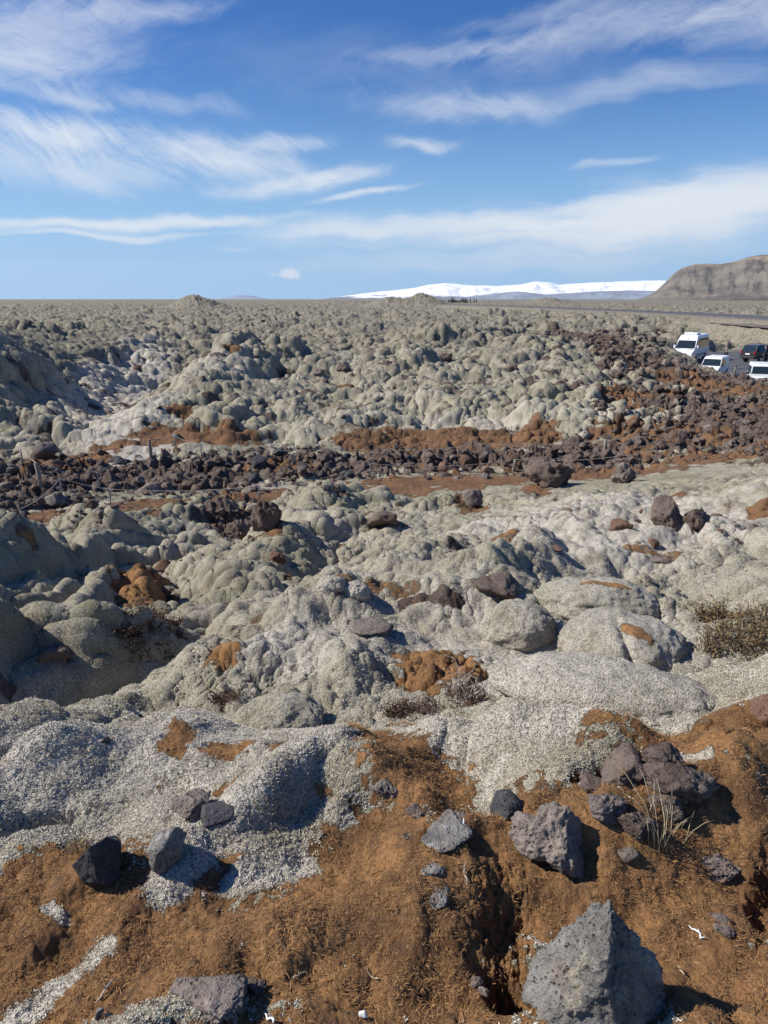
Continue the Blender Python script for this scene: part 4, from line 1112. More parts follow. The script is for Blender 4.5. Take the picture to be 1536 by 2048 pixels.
# tall white minibus, nose towards the trail
def minibus():
    L = 6.6; hd = math.atan2(-.80, -.60)
    f = at_px(1366, 700, 76.0); c = f - Vector((math.cos(hd), math.sin(hd), 0)) * (L / 2 - .5)
    prof = [(-3.3, .42), (2.95, .36), (3.28, .52), (3.32, .86), (3.18, 1.12), (2.28, 1.36), (1.55, 2.18), (1.28, 2.50), (.85, 2.66), (-3.0, 2.70), (-3.26, 2.52), (-3.33, 1.2)]
    v = Car('minibus', 'tall white minibus with bronze side windows parked nose towards the rubble', 'minibus', (c.x, c.y, ZP), hd, M_WHITE, prof, 1.0, .86, 1.3, 2.7, .09); v.root.scale = (.96, .96, .96)
    v.cross('windscreen', (2.28, 1.36), (1.55, 2.18), .05, M_GLASS, .08, .07)
    for sg in (-1, 1):
        v.side('side_window', [(-3.05, 1.42), (.55, 1.42), (.55, 2.32), (-2.6, 2.32), (-3.05, 2.24)], M_TINT, sg)
        v.side('door_window', [(.72, 1.38), (1.95, 1.38), (1.32, 2.15), (.72, 2.2)], M_GLASS, sg)
        v.side('side_trim', [(-2.0, .72), (1.6, .72), (1.6, .80), (-2.0, .80)], M_TRIM, sg, .01)
        bm = bmesh.new(); box_bm(bm, (1.95, sg * 1.13, 1.52), (.12, .17, .36), .04); box_bm(bm, (1.97, sg * 1.02, 1.45), (.05, .12, .05))
        obj('wing_mirror', bm_mesh(bm, 'wing_mirror'), M_WHITE, v.root)
        bm = bmesh.new(); box_bm(bm, (3.17, sg * .72, .96), (.14, .34, .26), .04); obj('headlight', bm_mesh(bm, 'headlight'), M_LAMP, v.root)
        box('bonnet_vent', (2.40, sg * .58, 1.345), (.12, .36, .02), M_TRIM, v.root)
        box('tail_light', (-3.32, sg * .86, 1.2), (.05, .12, .5), M_REDL, v.root)
    box('grille', (3.31, 0, .86), (.05, .9, .24), M_TRIM, v.root, .01)
    box('bumper', (3.30, 0, .50), (.14, 1.7, .24), M_TRIM, v.root, .03)
    box('roof_unit', (-.1, 0, 2.78), (1.5, 1.25, .20), M_WHITE, v.root, .07)
    box('dashboard_card', (2.16, -.45, 1.455), (.02, .34, .07), M_PANEL, v.root)
    bm = bmesh.new(); tube(bm, [(1.46, 0, 2.31), (1.50, 0, 2.315)], .055, 14); obj('badge', bm_mesh(bm, 'badge', False), M_STEEL, v.root)
    v.wheels((2.15, -2.05), .36, .24)
minibus()

# lower white panel van, half hidden by the bank
def van():
    hd = math.atan2(-.80, -.60)
    f = at_px(1420, 725, 62.0); c = f - Vector((math.cos(hd), math.sin(hd), 0)) * 1.55
    prof = [(-2.35, .40), (2.2, .36), (2.38, .55), (2.36, .85), (2.05, 1.02), (1.42, 1.14), (.92, 1.78), (.72, 1.92), (.4, 1.96), (-2.2, 1.97), (-2.36, 1.85), (-2.40, 1.0)]
    v = Car('panel_van', 'low white van half hidden behind the rubble bank with black windscreen', 'van', (c.x, c.y, ZP), hd, M_WHITE, prof, .92, .80, 1.05, 1.96, .06); v.root.scale = (.80, .80, .80)
    v.cross('windscreen', (1.42, 1.14), (.92, 1.78), .02, M_GLASS, .06, .06)
    for sg in (-1, 1):
        v.side('door_window', [(.36, 1.14), (1.18, 1.14), (.74, 1.74), (.36, 1.76)], M_GLASS, sg)
        v.side('side_window', [(-.75, 1.14), (.24, 1.14), (.24, 1.76), (-.75, 1.76)], M_TINT, sg)
        bm = bmesh.new(); box_bm(bm, (1.18, sg * 1.03, 1.22), (.09, .15, .2), .03); obj('wing_mirror', bm_mesh(bm, 'wing_mirror'), M_TRIM, v.root)
        bm = bmesh.new(); box_bm(bm, (2.33, sg * .64, .8), (.1, .3, .2), .03); obj('headlight', bm_mesh(bm, 'headlight'), M_LAMP, v.root)
    box('grille', (2.37, 0, .8), (.04, .85, .14), M_TRIM, v.root)
    box('bumper', (2.37, 0, .5), (.14, 1.6, .2), M_TRIM, v.root, .03)
    v.wheels((1.55, -1.5), .32, .2)
van()

# white off-roader at the right edge
def offroader():
    hd = math.atan2(-.93, -.36)
    f = at_px(1528, 735, 55.0); c = f - Vector((math.cos(hd), math.sin(hd), 0)) * .55
    prof = [(-2.0, .55), (1.9, .5), (1.98, .62), (1.98, 1.06), (1.85, 1.14), (.62, 1.20), (.38, 1.78), (.2, 1.93), (-1.85, 1.95), (-1.98, 1.85), (-2.02, 1.1)]
    v = Car('off_roader', 'boxy white off-roader with an upright windscreen cut by the picture edge', 'off-roader', (c.x, c.y, ZP), hd, M_OFFW, prof, .86, .76, 1.15, 1.95, .05); v.root.scale = (.90, .90, .90)
    v.cross('windscreen', (.62, 1.20), (.38, 1.78), .03, M_GLASS, .07, .07)
    for sg in (-1, 1):
        v.side('door_window', [(-.55, 1.24), (.42, 1.24), (.25, 1.74), (-.55, 1.74)], M_GLASS, sg)
        v.side('rear_window', [(-1.8, 1.24), (-.68, 1.24), (-.68, 1.74), (-1.8, 1.74)], M_GLASS, sg)
        bm = bmesh.new(); box_bm(bm, (.5, sg * 1.02, 1.26), (.08, .18, .2), .02); obj('wing_mirror', bm_mesh(bm, 'wing_mirror'), M_TRIM, v.root)
        bm = bmesh.new(); tube(bm, [(1.94, sg * .58, .9), (2.02, sg * .58, .9)], .1, 16); obj('headlight', bm_mesh(bm, 'headlight', False), M_LAMP, v.root)
    box('grille', (1.985, 0, .88), (.04, .8, .3), M_TRIM, v.root)
    box('bumper', (2.05, 0, .58), (.14, 1.72, .18), M_TRIM, v.root, .02)
    v.wheels((1.3, -1.25), .38, .22)
offroader()

# dark people carrier seen from behind
def carrier():
    hd = math.atan2(.39, .92)
    b = at_px(1497, 712, 79.0); c = b + Vector((math.cos(hd), math.sin(hd), 0)) * 2.0
    prof = [(-2.05, .38), (2.1, .34), (2.22, .55), (2.18, .82), (1.35, 1.0), (.55, 1.58), (.2, 1.68), (-1.55, 1.70), (-1.85, 1.62), (-2.12, 1.02), (-2.16, .7)]
    v = Car('people_carrier', 'dark people carrier seen from behind at the far side of the car park', 'car', (c.x, c.y, ZP), hd, M_DARKP, prof, .90, .72, 1.0, 1.7, .07)
    v.cross('rear_window', (-2.12, 1.02), (-1.85, 1.62), .05, M_GLASS, .12, .1)
    for sg in (-1, 1):
        v.side('side_window', [(-1.75, 1.06), (-.6, 1.06), (-.6, 1.52), (-1.6, 1.52)], M_GLASS, sg)
        v.side('door_window', [(-.5, 1.06), (1.1, 1.06), (.5, 1.5), (-.5, 1.52)], M_GLASS, sg)
        box('tail_light', (-2.13, sg * .76, .98), (.08, .15, .3), M_REDL, v.root, .02)
        bm = bmesh.new(); box_bm(bm, (.85, sg * 1.0, 1.1), (.08, .16, .14), .03); obj('wing_mirror', bm_mesh(bm, 'wing_mirror'), M_DARKP, v.root)
        tube_obj('roof_rail', [(-1.5, sg * .64, 1.74), (-1.2, sg * .66, 1.765), (0, sg * .66, 1.76), (.2, sg * .64, 1.72)], .02, M_STEEL, v.root)
    box('number_plate', (-2.17, 0, .83), (.03, .52, .12), M_PLATE, v.root)
    box('bumper', (-2.15, 0, .52), (.14, 1.66, .22), M_TRIM, v.root, .04)
    # open front door on the right hand side
    panel('open_door', [(.35, -.93, .45), (.95, -1.62, .45), (.95, -1.60, 1.05), (.35, -.91, 1.05)], .05, M_DARKP, v.root)
    v.wheels((1.35, -1.3), .32, .2)
carrier()

# ------------------------------------------------------------------ people by the cars
def person(loc, rz, label, hair_mat, stride=.0, height=1.75):
    root = empty('person', loc, rz); tag(root, label, 'person')
    k = height / 1.75
    J = {'pel': (0, 0, .95), 'waist': (0, 0, 1.08), 'chest': (0, .0, 1.30), 'neck0': (0, -.005, 1.46), 'neck': (0, .01, 1.53), 'head0': (0, .02, 1.60), 'head1': (0, .015, 1.70),
         'sl': (-.17, 0, 1.42), 'el': (-.24, -.02, 1.15), 'wl': (-.22, .12, .93), 'hl': (-.215, .16, .86), 'sr': (.17, 0, 1.42), 'er': (.24, -.02, 1.15), 'wr': (.22, .10, .92), 'hr': (.215, .13, .85),
         'pl': (-.09, 0, .90), 'kl': (-.10, .03 + stride, .50), 'al': (-.10, stride * .6, .09), 'tl': (-.11, .15 + stride * .6, .035), 'pr': (.09, 0, .90), 'kr': (.10, .03 - stride * .4, .50), 'ar': (.10, -stride, .09), 'tr': (.11, .15 - stride, .035)}
    Rr = {'pel': (.15, .11), 'waist': (.15, .11), 'chest': (.17, .12), 'neck0': (.09, .08), 'neck': (.055, .055), 'head0': (.078, .092), 'head1': (.078, .095), 'sl': (.07, .07), 'el': (.05, .05), 'wl': (.035, .035), 'hl': (.04, .03), 'sr': (.07, .07), 'er': (.05, .05), 'wr': (.035, .035), 'hr': (.04, .03),
          'pl': (.09, .095), 'kl': (.062, .062), 'al': (.045, .05), 'tl': (.045, .035), 'pr': (.09, .095), 'kr': (.062, .062), 'ar': (.045, .05), 'tr': (.045, .035)}
    E = [('pel', 'waist'), ('waist', 'chest'), ('chest', 'neck0'), ('neck0', 'neck'), ('neck', 'head0'), ('head0', 'head1'), ('chest', 'sl'), ('sl', 'el'), ('el', 'wl'), ('wl', 'hl'), ('chest', 'sr'), ('sr', 'er'), ('er', 'wr'), ('wr', 'hr'), ('pel', 'pl'), ('pl', 'kl'), ('kl', 'al'), ('al', 'tl'), ('pel', 'pr'), ('pr', 'kr'), ('kr', 'ar'), ('ar', 'tr')]
    def skin(name, keys, edges, grow, mat, parent):
        me = bpy.data.meshes.new(name); ix = {q: i for i, q in enumerate(keys)}
        me.from_pydata([tuple(c * k for c in J[q]) for q in keys], [(ix[a], ix[b]) for a, b in edges], [])
        o = obj(name, me, mat, parent); m = o.modifiers.new('skin', 'SKIN'); m.use_smooth_shade = True
        for q in keys:
            sv = me.skin_vertices[0].data[ix[q]]; sv.radius = tuple((c + grow) * k for c in Rr[q]); sv.use_root = (ix[q] == 0)
        o.modifiers.new('smooth', 'SUBSURF').render_levels = 2
        return o
    b = skin('figure', list(J), E, 0, M_SKIN, root)
    jk = ['waist', 'pel', 'chest', 'neck0', 'sl', 'el', 'wl', 'sr', 'er', 'wr']
    skin('jacket', jk, [e for e in E if e[0] in jk and e[1] in jk], .014, M_JACK, root)
    tr = ['pel', 'pl', 'kl', 'al', 'pr', 'kr', 'ar']
    skin('trousers', tr, [e for e in E if e[0] in tr and e[1] in tr], .012, M_JEAN, root)
    n, f = ico(3); p = n * (.098, .112, .118); p = p[:, :]
    keep = np.ones(len(f), dtype=bool)
    cz = p[f].mean(1); keep = ~((cz[:, 1] > .035) & (cz[:, 2] < .05)) & (cz[:, 2] > -.07)
    obj('hair', mesh_np('hair', (p + (0, .0, 1.685)) * k, f[keep]), hair_mat, root)
    for sx in (-1, 1):
        obj('eye', mesh_np('eye', (n * .011 + (sx * .032, .098, 1.665)) * k, f), M_TRIM, root)
        obj('ear', mesh_np('ear', (n * (.012, .022, .033) + (sx * .088, .005, 1.655)) * k, f), M_SKIN, root)
    obj('nose', mesh_np('nose', (n * (.014, .022, .026) + (0, .112, 1.635)) * k, f), M_SKIN, root)
    for sx, y in ((-1, .08 + stride * .6), (1, .08 - stride)):
        bm = bmesh.new(); box_bm(bm, (sx * .105 * k, y * k, .045 * k), (.1 * k, .27 * k, .09 * k), .03); obj('shoe', bm_mesh(bm, 'shoe'), M_SHOE, root)
    return root
g = at_px(1451, 715, 71.0); person((g.x, g.y, ZP), R(100), 'grey haired person in a dark jacket standing behind the low white van', M_HAIR, .10, 1.78)
g = at_px(1531, 705, 77.0); person((g.x, g.y, ZP), R(60), 'dark clothed person standing at the open door of the dark people carrier', M_DHAIR, .04, 1.8)

# ------------------------------------------------------------------ car park and road
def poly_sheet(name, ring, mat, label, z=0.0):
    bm = bmesh.new(); vs = [bm.verts.new((x, y, z)) for x, y in ring]; f = bm.faces.new(vs); bmesh.ops.triangulate(bm, faces=[f])
    return tag(obj(name, bm_mesh(bm, name, False), mat), label, None, None, 'structure')
def mat_asphalt():
    m, t, b = mat_new('asphalt'); g = t.new('ShaderNodeNewGeometry'); co = g.outputs['Position']
    n = t.noise(co, .35, 5, .6); n2 = t.noise(co, 40, 3, .6)
    c = t.mix(t.smooth(n, .3, .7), (.060, .062, .068), (.088, .088, .092)); c = t.mix(t.smooth(n2, .5, .8, 0, .5), c, (.13, .13, .13))
    t.l.new(c, b.inputs['Base Color']); b.inputs['Roughness'].default_value = .85
    t.l.new(t.bump(n2, .4, .01), b.inputs['Normal']); return m
M_ASPH = mat_asphalt()
ring = [(cx * 1.0, cy * 1.0) for cx, cy in PARK_XY]
poly_sheet('car_park', ring, M_ASPH, 'grey asphalt car park beyond the rubble bank', ZP)

def road():
    bm = bmesh.new(); L, Rr, L2, R2, L3, R3 = [], [], [], [], [], []
    pts = []
    for k in range(len(RP) - 1):
        for q in range(6): pts.append(RP[k] + (RP[k + 1] - RP[k]) * q / 6)
    pts.append(RP[-1])
    rows = []
    for i, p in enumerate(pts):
        d = (pts[min(i + 1, len(pts) - 1)] - pts[max(i - 1, 0)])[:2]; d = d / np.linalg.norm(d); nx, ny = -d[1], d[0]
        row = []
        for off, dz in ((-7.5, -.95), (-4.2, -.02), (-3.6, .06), (3.6, .06), (4.2, -.02), (7.5, -.95)):
            row.append(bm.verts.new((p[0] + nx * off, p[1] + ny * off, p[2] + dz)))
        rows.append(row)
    for a, b in zip(rows, rows[1:]):
        for k in range(5):
            f = bm.faces.new((a[k], a[k + 1], b[k + 1], b[k])); f.material_index = 0 if k in (1, 2, 3) else 1
    me = bm_mesh(bm, 'road', False)
    o = obj('road', me, M_ASPH); me.materials.append(mat_plain('road_bank_gravel', (.12, .10, .088), .95, noise=.3, scale=.6))
    tag(o, 'grey road on a low embankment crossing the lava plain', None, None, 'structure')
road()

# ------------------------------------------------------------------ rope fences along the trail
def fence(label, posts, ropes):
    """posts: (px, top, base, kind); ropes join posts or loose ends ('e', px, py, r)"""
    ps = []
    for (px, top, base, kind, lean) in posts:
        g = hit(px, base, 8.0); hgt = max(.35, span(g, base - top) * 1.03)
        ps.append((g, hgt, kind, lean))
    root = empty('rope_fence', ps[0][0]); tag(root, label, 'rope fence')
    o0 = ps[0][0]; tops = []
    for g, hgt, kind, lean in ps:
        b = g - o0; tp = b + Vector((lean * hgt, 0, hgt)); tops.append(tp)
        bm = bmesh.new()
        if kind == 'wood':
            tube(bm, [b - Vector((0, 0, .25)), b + (tp - b) * .5, tp - (tp - b) * .03, tp], [.050, .046, .044, .03], 10)
        else:
            tube(bm, [b - Vector((0, 0, .2)), tp - Vector((0, 0, .01)), tp], [.017, .016, .010], 8)
            tube(bm, [tp - Vector((.03, 0, .03)), tp - Vector((-.03, 0, .03))], .012, 6)
        obj('post', bm_mesh(bm, 'post'), M_WOOD if kind == 'wood' else M_IRON, root)
    for a, b, sag in ropes:
        pa = tops[a] if isinstance(a, int) else hit(a[0], a[1], 8.0) - o0 + Vector((0, 0, .05))
        pb = tops[b] if isinstance(b, int) else hit(b[0], b[1], 8.0) - o0 + Vector((0, 0, .05))
        L = (pb - pa).length; pts = []
        for q in range(25):
            u = q / 24; p = pa.lerp(pb, u); p.z -= sag * L * 4 * u * (1 - u)
            w = p + o0; zg = ground(w.x, w.y) + .10
            if w.z < zg: p.z += zg - w.z
            pts.append(p)
        for _ in range(3):
            zs = [p.z for p in pts]
            for q in range(1, 24): pts[q].z = max(zs[q], .5 * zs[q] + .25 * (zs[q - 1] + zs[q + 1]))
        tube_obj('rope', pts, .0075, M_ROPE, root, 6)
fence('pale rope fence on posts along the far side of the rubble trail',
      [(48, 914, 945, 'iron', 0), (84, 928, 974, 'wood', -.12), (200, 946, 970, 'iron', -.1), (303, 882, 916, 'wood', -.05), (352, 878, 902, 'iron', 0), (403, 890, 912, 'iron', 0), (660, 900, 924, 'iron', 0), (975, 900, 922, 'iron', 0), (1209, 880, 908, 'wood', 0), (1330, 872, 892, 'iron', 0)],
      [((-40, 905), 0, .01), (0, 1, .01), (1, 2, .06), (2, 3, .03), (3, 4, .02), (4, 5, .03), (5, 6, .035), (6, 7, .025), (7, 8, .03), (8, 9, .02)])
fence('thin rope fence strung low along the near side of the rubble trail',
      [(122, 968, 1006, 'iron', .14), (222, 985, 1010, 'iron', 0), (520, 984, 1006, 'iron', 0), (741, 928, 956, 'iron', 0), (1027, 926, 944, 'wood', .1), (1256, 912, 936, 'iron', 0), (1310, 910, 930, 'iron', 0)],
      [((-30, 1050), 0, .02), (0, 1, .03), (1, 2, .02), (2, 3, .03), (3, 4, .035), (4, 5, .03), (5, 6, .02)])
def trail_post(px, top, base, mat, label, name='marker_post', rad=.05):
    g = hit(px, base, 20.0); h = max(.5, span(g, base - top)); root = empty(name, g); tag(root, label, 'post')
    tube_obj('shaft', [(0, 0, -.2), (0, 0, h * .95), (0, 0, h)], [rad, rad * .95, rad * .7], mat, root, 10)
    box('cap', (0, 0, h - .05), (rad * 2.3, rad * 2.3, .05), M_TRIM, root)
trail_post(1469, 731, 752, M_WOOD, 'short wooden post at the edge of the car park')
trail_post(1474, 728, 752, M_IRON, 'thin dark pole beside the short wooden post', rad=.03)

# ------------------------------------------------------------------ distant mountains
def mat_mountain(name, snow):
    m, t, b = mat_new(name); g = t.new('ShaderNodeNewGeometry'); co = g.outputs['Position']
    if snow:
        sp = t.new('ShaderNodeSeparateXYZ'); t.l.new(co, sp.inputs[0])
        n = t.noise(t.mapping(co, scale=(.0012, .0012, .006)), 1.0, 8, .62)
        lv = t.math('ADD', t.lin(sp.outputs[2], -40, 260), t.math('MULTIPLY', t.math('SUBTRACT', n, .5), 1.7))
        c = t.mix(t.smooth(lv, .12, .30), (.15, .17, .20), (.84, .87, .92))
    else:
        n = t.noise(t.mapping(co, scale=(.010, .010, .030)), 1.0, 8, .62); n2 = t.noise(co, .05, 6, .65)
        c = t.mix(t.smooth(n, .35, .65), (.12, .108, .098), (.20, .182, .150)); c = t.mix(t.smooth(n2, .55, .75, 0, .6), c, (.25, .20, .145))
        c = t.mix(t.smooth(t.noise(t.mapping(co, scale=(.004, .004, .012)), 1.0, 5, .6), .58, .66, 0, .7), c, (.34, .26, .18))
        t.l.new(t.bump(n2, .8, 9), b.inputs['Normal'])
    t.l.new(c, b.inputs['Base Color']); b.inputs['Roughness'].default_value = .95; b.inputs['Specular IOR Level'].default_value = .1
    return m
def range_mesh(name, prof, r0, mat, label, foot, thick, seed, rough, base_z=-20):
    """a mountain as a height field in depth; prof = skyline in photograph pixels at distance r0"""
    px = np.array([p[0] for p in prof], float); py = np.array([p[1] for p in prof], float)
    N, Mq = 420, 70
    xs = np.linspace(px[0], px[-1], N)
    us = np.linspace(0, 1, Mq)
    co_ = []
    top = np.interp(xs, px, py)
    azs = np.array([math.atan2(px_dir(x, y).x, px_dir(x, y).y) for x, y in zip(xs, top)])
    hz = np.array([EYE + px_dir(x, y).z / math.hypot(px_dir(x, y).x, px_dir(x, y).y) * r0 for x, y in zip(xs, top)])
    for u in us:
        r = r0 - foot + (foot + thick) * u
        k = r0 - foot
        pr = sstep(np.array([(r - k) / foot]), 0, 1)[0] if r < r0 else 1 - .9 * ((r - r0) / thick) ** 1.5
        nz = fbm(azs * r0 / rough, np.full(N, r / rough), seed, 5)
        rg = 1 - 2 * np.abs(fbm(azs * r0 / rough * 1.7, np.full(N, r / rough * .7), seed + 3, 4))
        z = base_z + (hz - base_z) * (pr + (.20 * nz + .16 * rg) * (pr * (1 - pr) * 3.2 + .10 * (r < r0)))
        co_.append(np.stack([r * np.sin(azs), r * np.cos(azs), z], 1))
    co_ = np.concatenate(co_)
    idx = (np.arange(Mq - 1)[:, None] * N + np.arange(N - 1)[None, :]).ravel()
    me = mesh_np(name, co_, np.stack([idx, idx + 1, idx + 1 + N, idx + N], 1))
    return tag(obj(name, me, mat), label, None, None, 'structure')
range_mesh('snow_mountain', [(560, 600.5), (640, 597.8), (700, 590.6), (760, 583.4), (800, 579.8), (830, 576.2), (860, 569.9), (890, 567.2), (930, 570.8), (1000, 572.6), (1040, 569.9), (1070, 563.6), (1100, 566.3), (1120, 569.9), (1180, 566.3), (1250, 563.6), (1330, 561.8), (1420, 560.9), (1540, 560), (1700, 564.5), (1900, 587), (2000, 600.5)],
           11000, mat_mountain('glacier_snow', True), 'broad snow covered mountain far beyond the plain', 3200, 3000, 9, 520, -10)
range_mesh('dark_foothills', [(880, 600), (940, 593), (980, 588), (1030, 583), (1050, 584), (1090, 589), (1140, 586), (1190, 583), (1250, 581), (1300, 582), (1400, 580), (1500, 590), (1600, 600)],
           7600, mat_plain('haze_tinted_scree', (.22, .25, .31), .95, noise=.2, scale=.004), 'low blue grey foothills in front of the snow mountain', 700, 900, 19, 400, -8)  # aerial haze painted as a bluish tint in the foothill colour
range_mesh('brown_hill', [(1262, 601), (1285, 596), (1303, 588), (1318, 577), (1332, 563), (1347, 549), (1360, 539), (1375, 533), (1390, 530), (1410, 529), (1440, 529), (1465, 526), (1480, 521), (1500, 515), (1520, 512), (1560, 510), (1650, 512), (1800, 520), (2000, 560), (2150, 600)],
           2600, mat_mountain('brown_scree', False), 'flat topped brown hill rising at the right of the plain', 520, 700, 29, 160, 0)
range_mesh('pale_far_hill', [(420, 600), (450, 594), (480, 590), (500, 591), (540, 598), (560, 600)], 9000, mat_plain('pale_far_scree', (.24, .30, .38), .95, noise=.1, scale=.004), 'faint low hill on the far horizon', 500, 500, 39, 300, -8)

# ------------------------------------------------------------------ conifers beyond the plain
def conifers():
    rs = random.Random(8); bm = bmesh.new()
    for _ in range(60):
        px = rs.uniform(896, 936) if rs.random() < .8 else rs.uniform(880, 960)
        d = px_dir(px, 598); hl = math.hypot(d.x, d.y); r = rs.uniform(640, 720); b = Vector((d.x / hl * r, d.y / hl * r, 0.4)); h = rs.uniform(2.2, 5.4)
        for k in range(5):
            z0 = h * (.12 + .17 * k); z1 = z0 + h * .30; rad = h * .22 * (1 - k / 5.6); seg = 9
            c = bm.verts.new(b + Vector((0, 0, z1))); ringv = [bm.verts.new(b + Vector((math.cos(q * 6.283 / seg) * rad * rs.uniform(.7, 1.2), math.sin(q * 6.283 / seg) * rad * rs.uniform(.7, 1.2), z0 - rad * rs.uniform(0, .3)))) for q in range(seg)]
            for q in range(seg): bm.faces.new((ringv[q], ringv[(q + 1) % seg], c))
        tube(bm, [b - Vector((0, 0, .5)), b + Vector((0, 0, h * .4))], .09, 5)
    o = obj('conifer_wood', bm_mesh(bm, 'conifer_wood', False), mat_plain('conifer_green', (.032, .045, .026), .9, noise=.3, scale=.3))
    tag(o, 'dark strip of conifers far off on the plain', 'wood', kind='stuff')
conifers()

# ------------------------------------------------------------------ fuzz of the moss close by: curled tips on pale moss, felt fibres on brown moss
def fuzz(name, label, n, rr, want, mats, ln, wd, per, up, seed):
    rs = np.random.RandomState(seed)
    a = rs.uniform(-.62, .62, n); l = np.log(np.sqrt(rs.uniform(rr[0] ** 2, rr[1] ** 2, n)))
    j = np.clip(np.searchsorted(LR, l) - 1, 0, NR - 2); i = np.clip(np.searchsorted(AZ, a) - 1, 0, NA - 2)
    fu = (a - AZ[i]) / (AZ[i + 1] - AZ[i]); fv = (l - LR[j]) / (LR[j + 1] - LR[j])
    def samp(G):
        G = G.reshape(NR, NA)
        return (G[j, i] * (1 - fu) + G[j, i + 1] * fu) * (1 - fv) + (G[j + 1, i] * (1 - fu) + G[j + 1, i + 1] * fu) * fv
    br = samp(BRN); rk = samp(RCK)
    p = np.stack([samp(co[:, 0]), samp(co[:, 1]), samp(co[:, 2])], 1)
    jit = rs.normal(0, .13, n) + .5 * fbm(p[:, 0] * 9, p[:, 1] * 9, 91, 3)
    k = ((br + jit > .5) if want == 'brown' else (br + jit < .46)) & (rk + jit * .5 < .4)
    if want == 'brown': k &= fbm(p[:, 0] * 6, p[:, 1] * 6, 92, 3) > -.22
    p = np.repeat(p[k], per, 0); m = len(p)
    th = rs.uniform(0, 6.283, m); t2 = rs.uniform(0, 6.283, m)
    L = ln * rs.uniform(.5, 1.4, m)
    d = np.stack([np.cos(th), np.sin(th), up * rs.uniform(.3, 1.5, m)], 1); d /= np.linalg.norm(d, axis=1)[:, None]
    sd = np.stack([np.cos(t2), np.sin(t2), rs.uniform(-.5, .5, m)], 1); sd -= (sd * d).sum(1)[:, None] * d; sd /= np.linalg.norm(sd, axis=1)[:, None]
    p = p + rs.normal(0, ln * .35, (m, 3)) * (1, 1, .3)
    b0 = p - sd * wd / 2 * rs.uniform(.6, 1.3, m)[:, None]; b1 = p + sd * wd / 2; md = p + d * (L * .6)[:, None]
    md0 = md - sd * wd * .4; md1 = md + sd * wd * .4
    tip = p + d * L[:, None] * (1, 1, .75)
    v = np.stack([b0, b1, md1, md0, tip], 1).reshape(-1, 3)
    q = np.arange(m)[:, None] * 5
    f = np.concatenate([q + (0, 1, 2), q + (0, 2, 3), q + (3, 2, 4)])
    me = mesh_np(name, v, f, False)
    return tag(obj(name, me, mats), label, kind='stuff')
def mat_fuzz(name, c0, c1, c2):
    m, t, b = mat_new(name); g = t.new('ShaderNodeNewGeometry')
    c = t.mix(g.outputs['Random Per Island'], c0, c1); c = t.mix(t.smooth(t.noise(g.outputs['Position'], 5, 4, .6), .42, .68), c, c2)
    t.l.new(c, b.inputs['Base Color']); b.inputs['Roughness'].default_value = .9; b.inputs['Specular IOR Level'].default_value = .1
    return m
fuzz('moss_tips', 'curled pale tips of woolly moss on the near crest', 150000, (1.1, 3.7), 'pale', mat_fuzz('moss_tip', (.43, .395, .32), (.70, .65, .56), (.36, .315, .23)), .0062, .0026, 4, .8, 1)
fuzz('moss_tips', 'curled pale tips of woolly moss on the slope behind the crest', 150000, (3.5, 7.5), 'pale', bpy.data.materials['moss_tip'], .011, .0032, 3, .6, 3)
fuzz('moss_fibres', 'felt of rusty fibres on the trodden moss', 110000, (1.05, 3.6), 'brown', mat_fuzz('moss_fibre', (.11, .06, .03), (.42, .24, .105), (.22, .125, .062)), .016, .0015, 2, .45, 2)

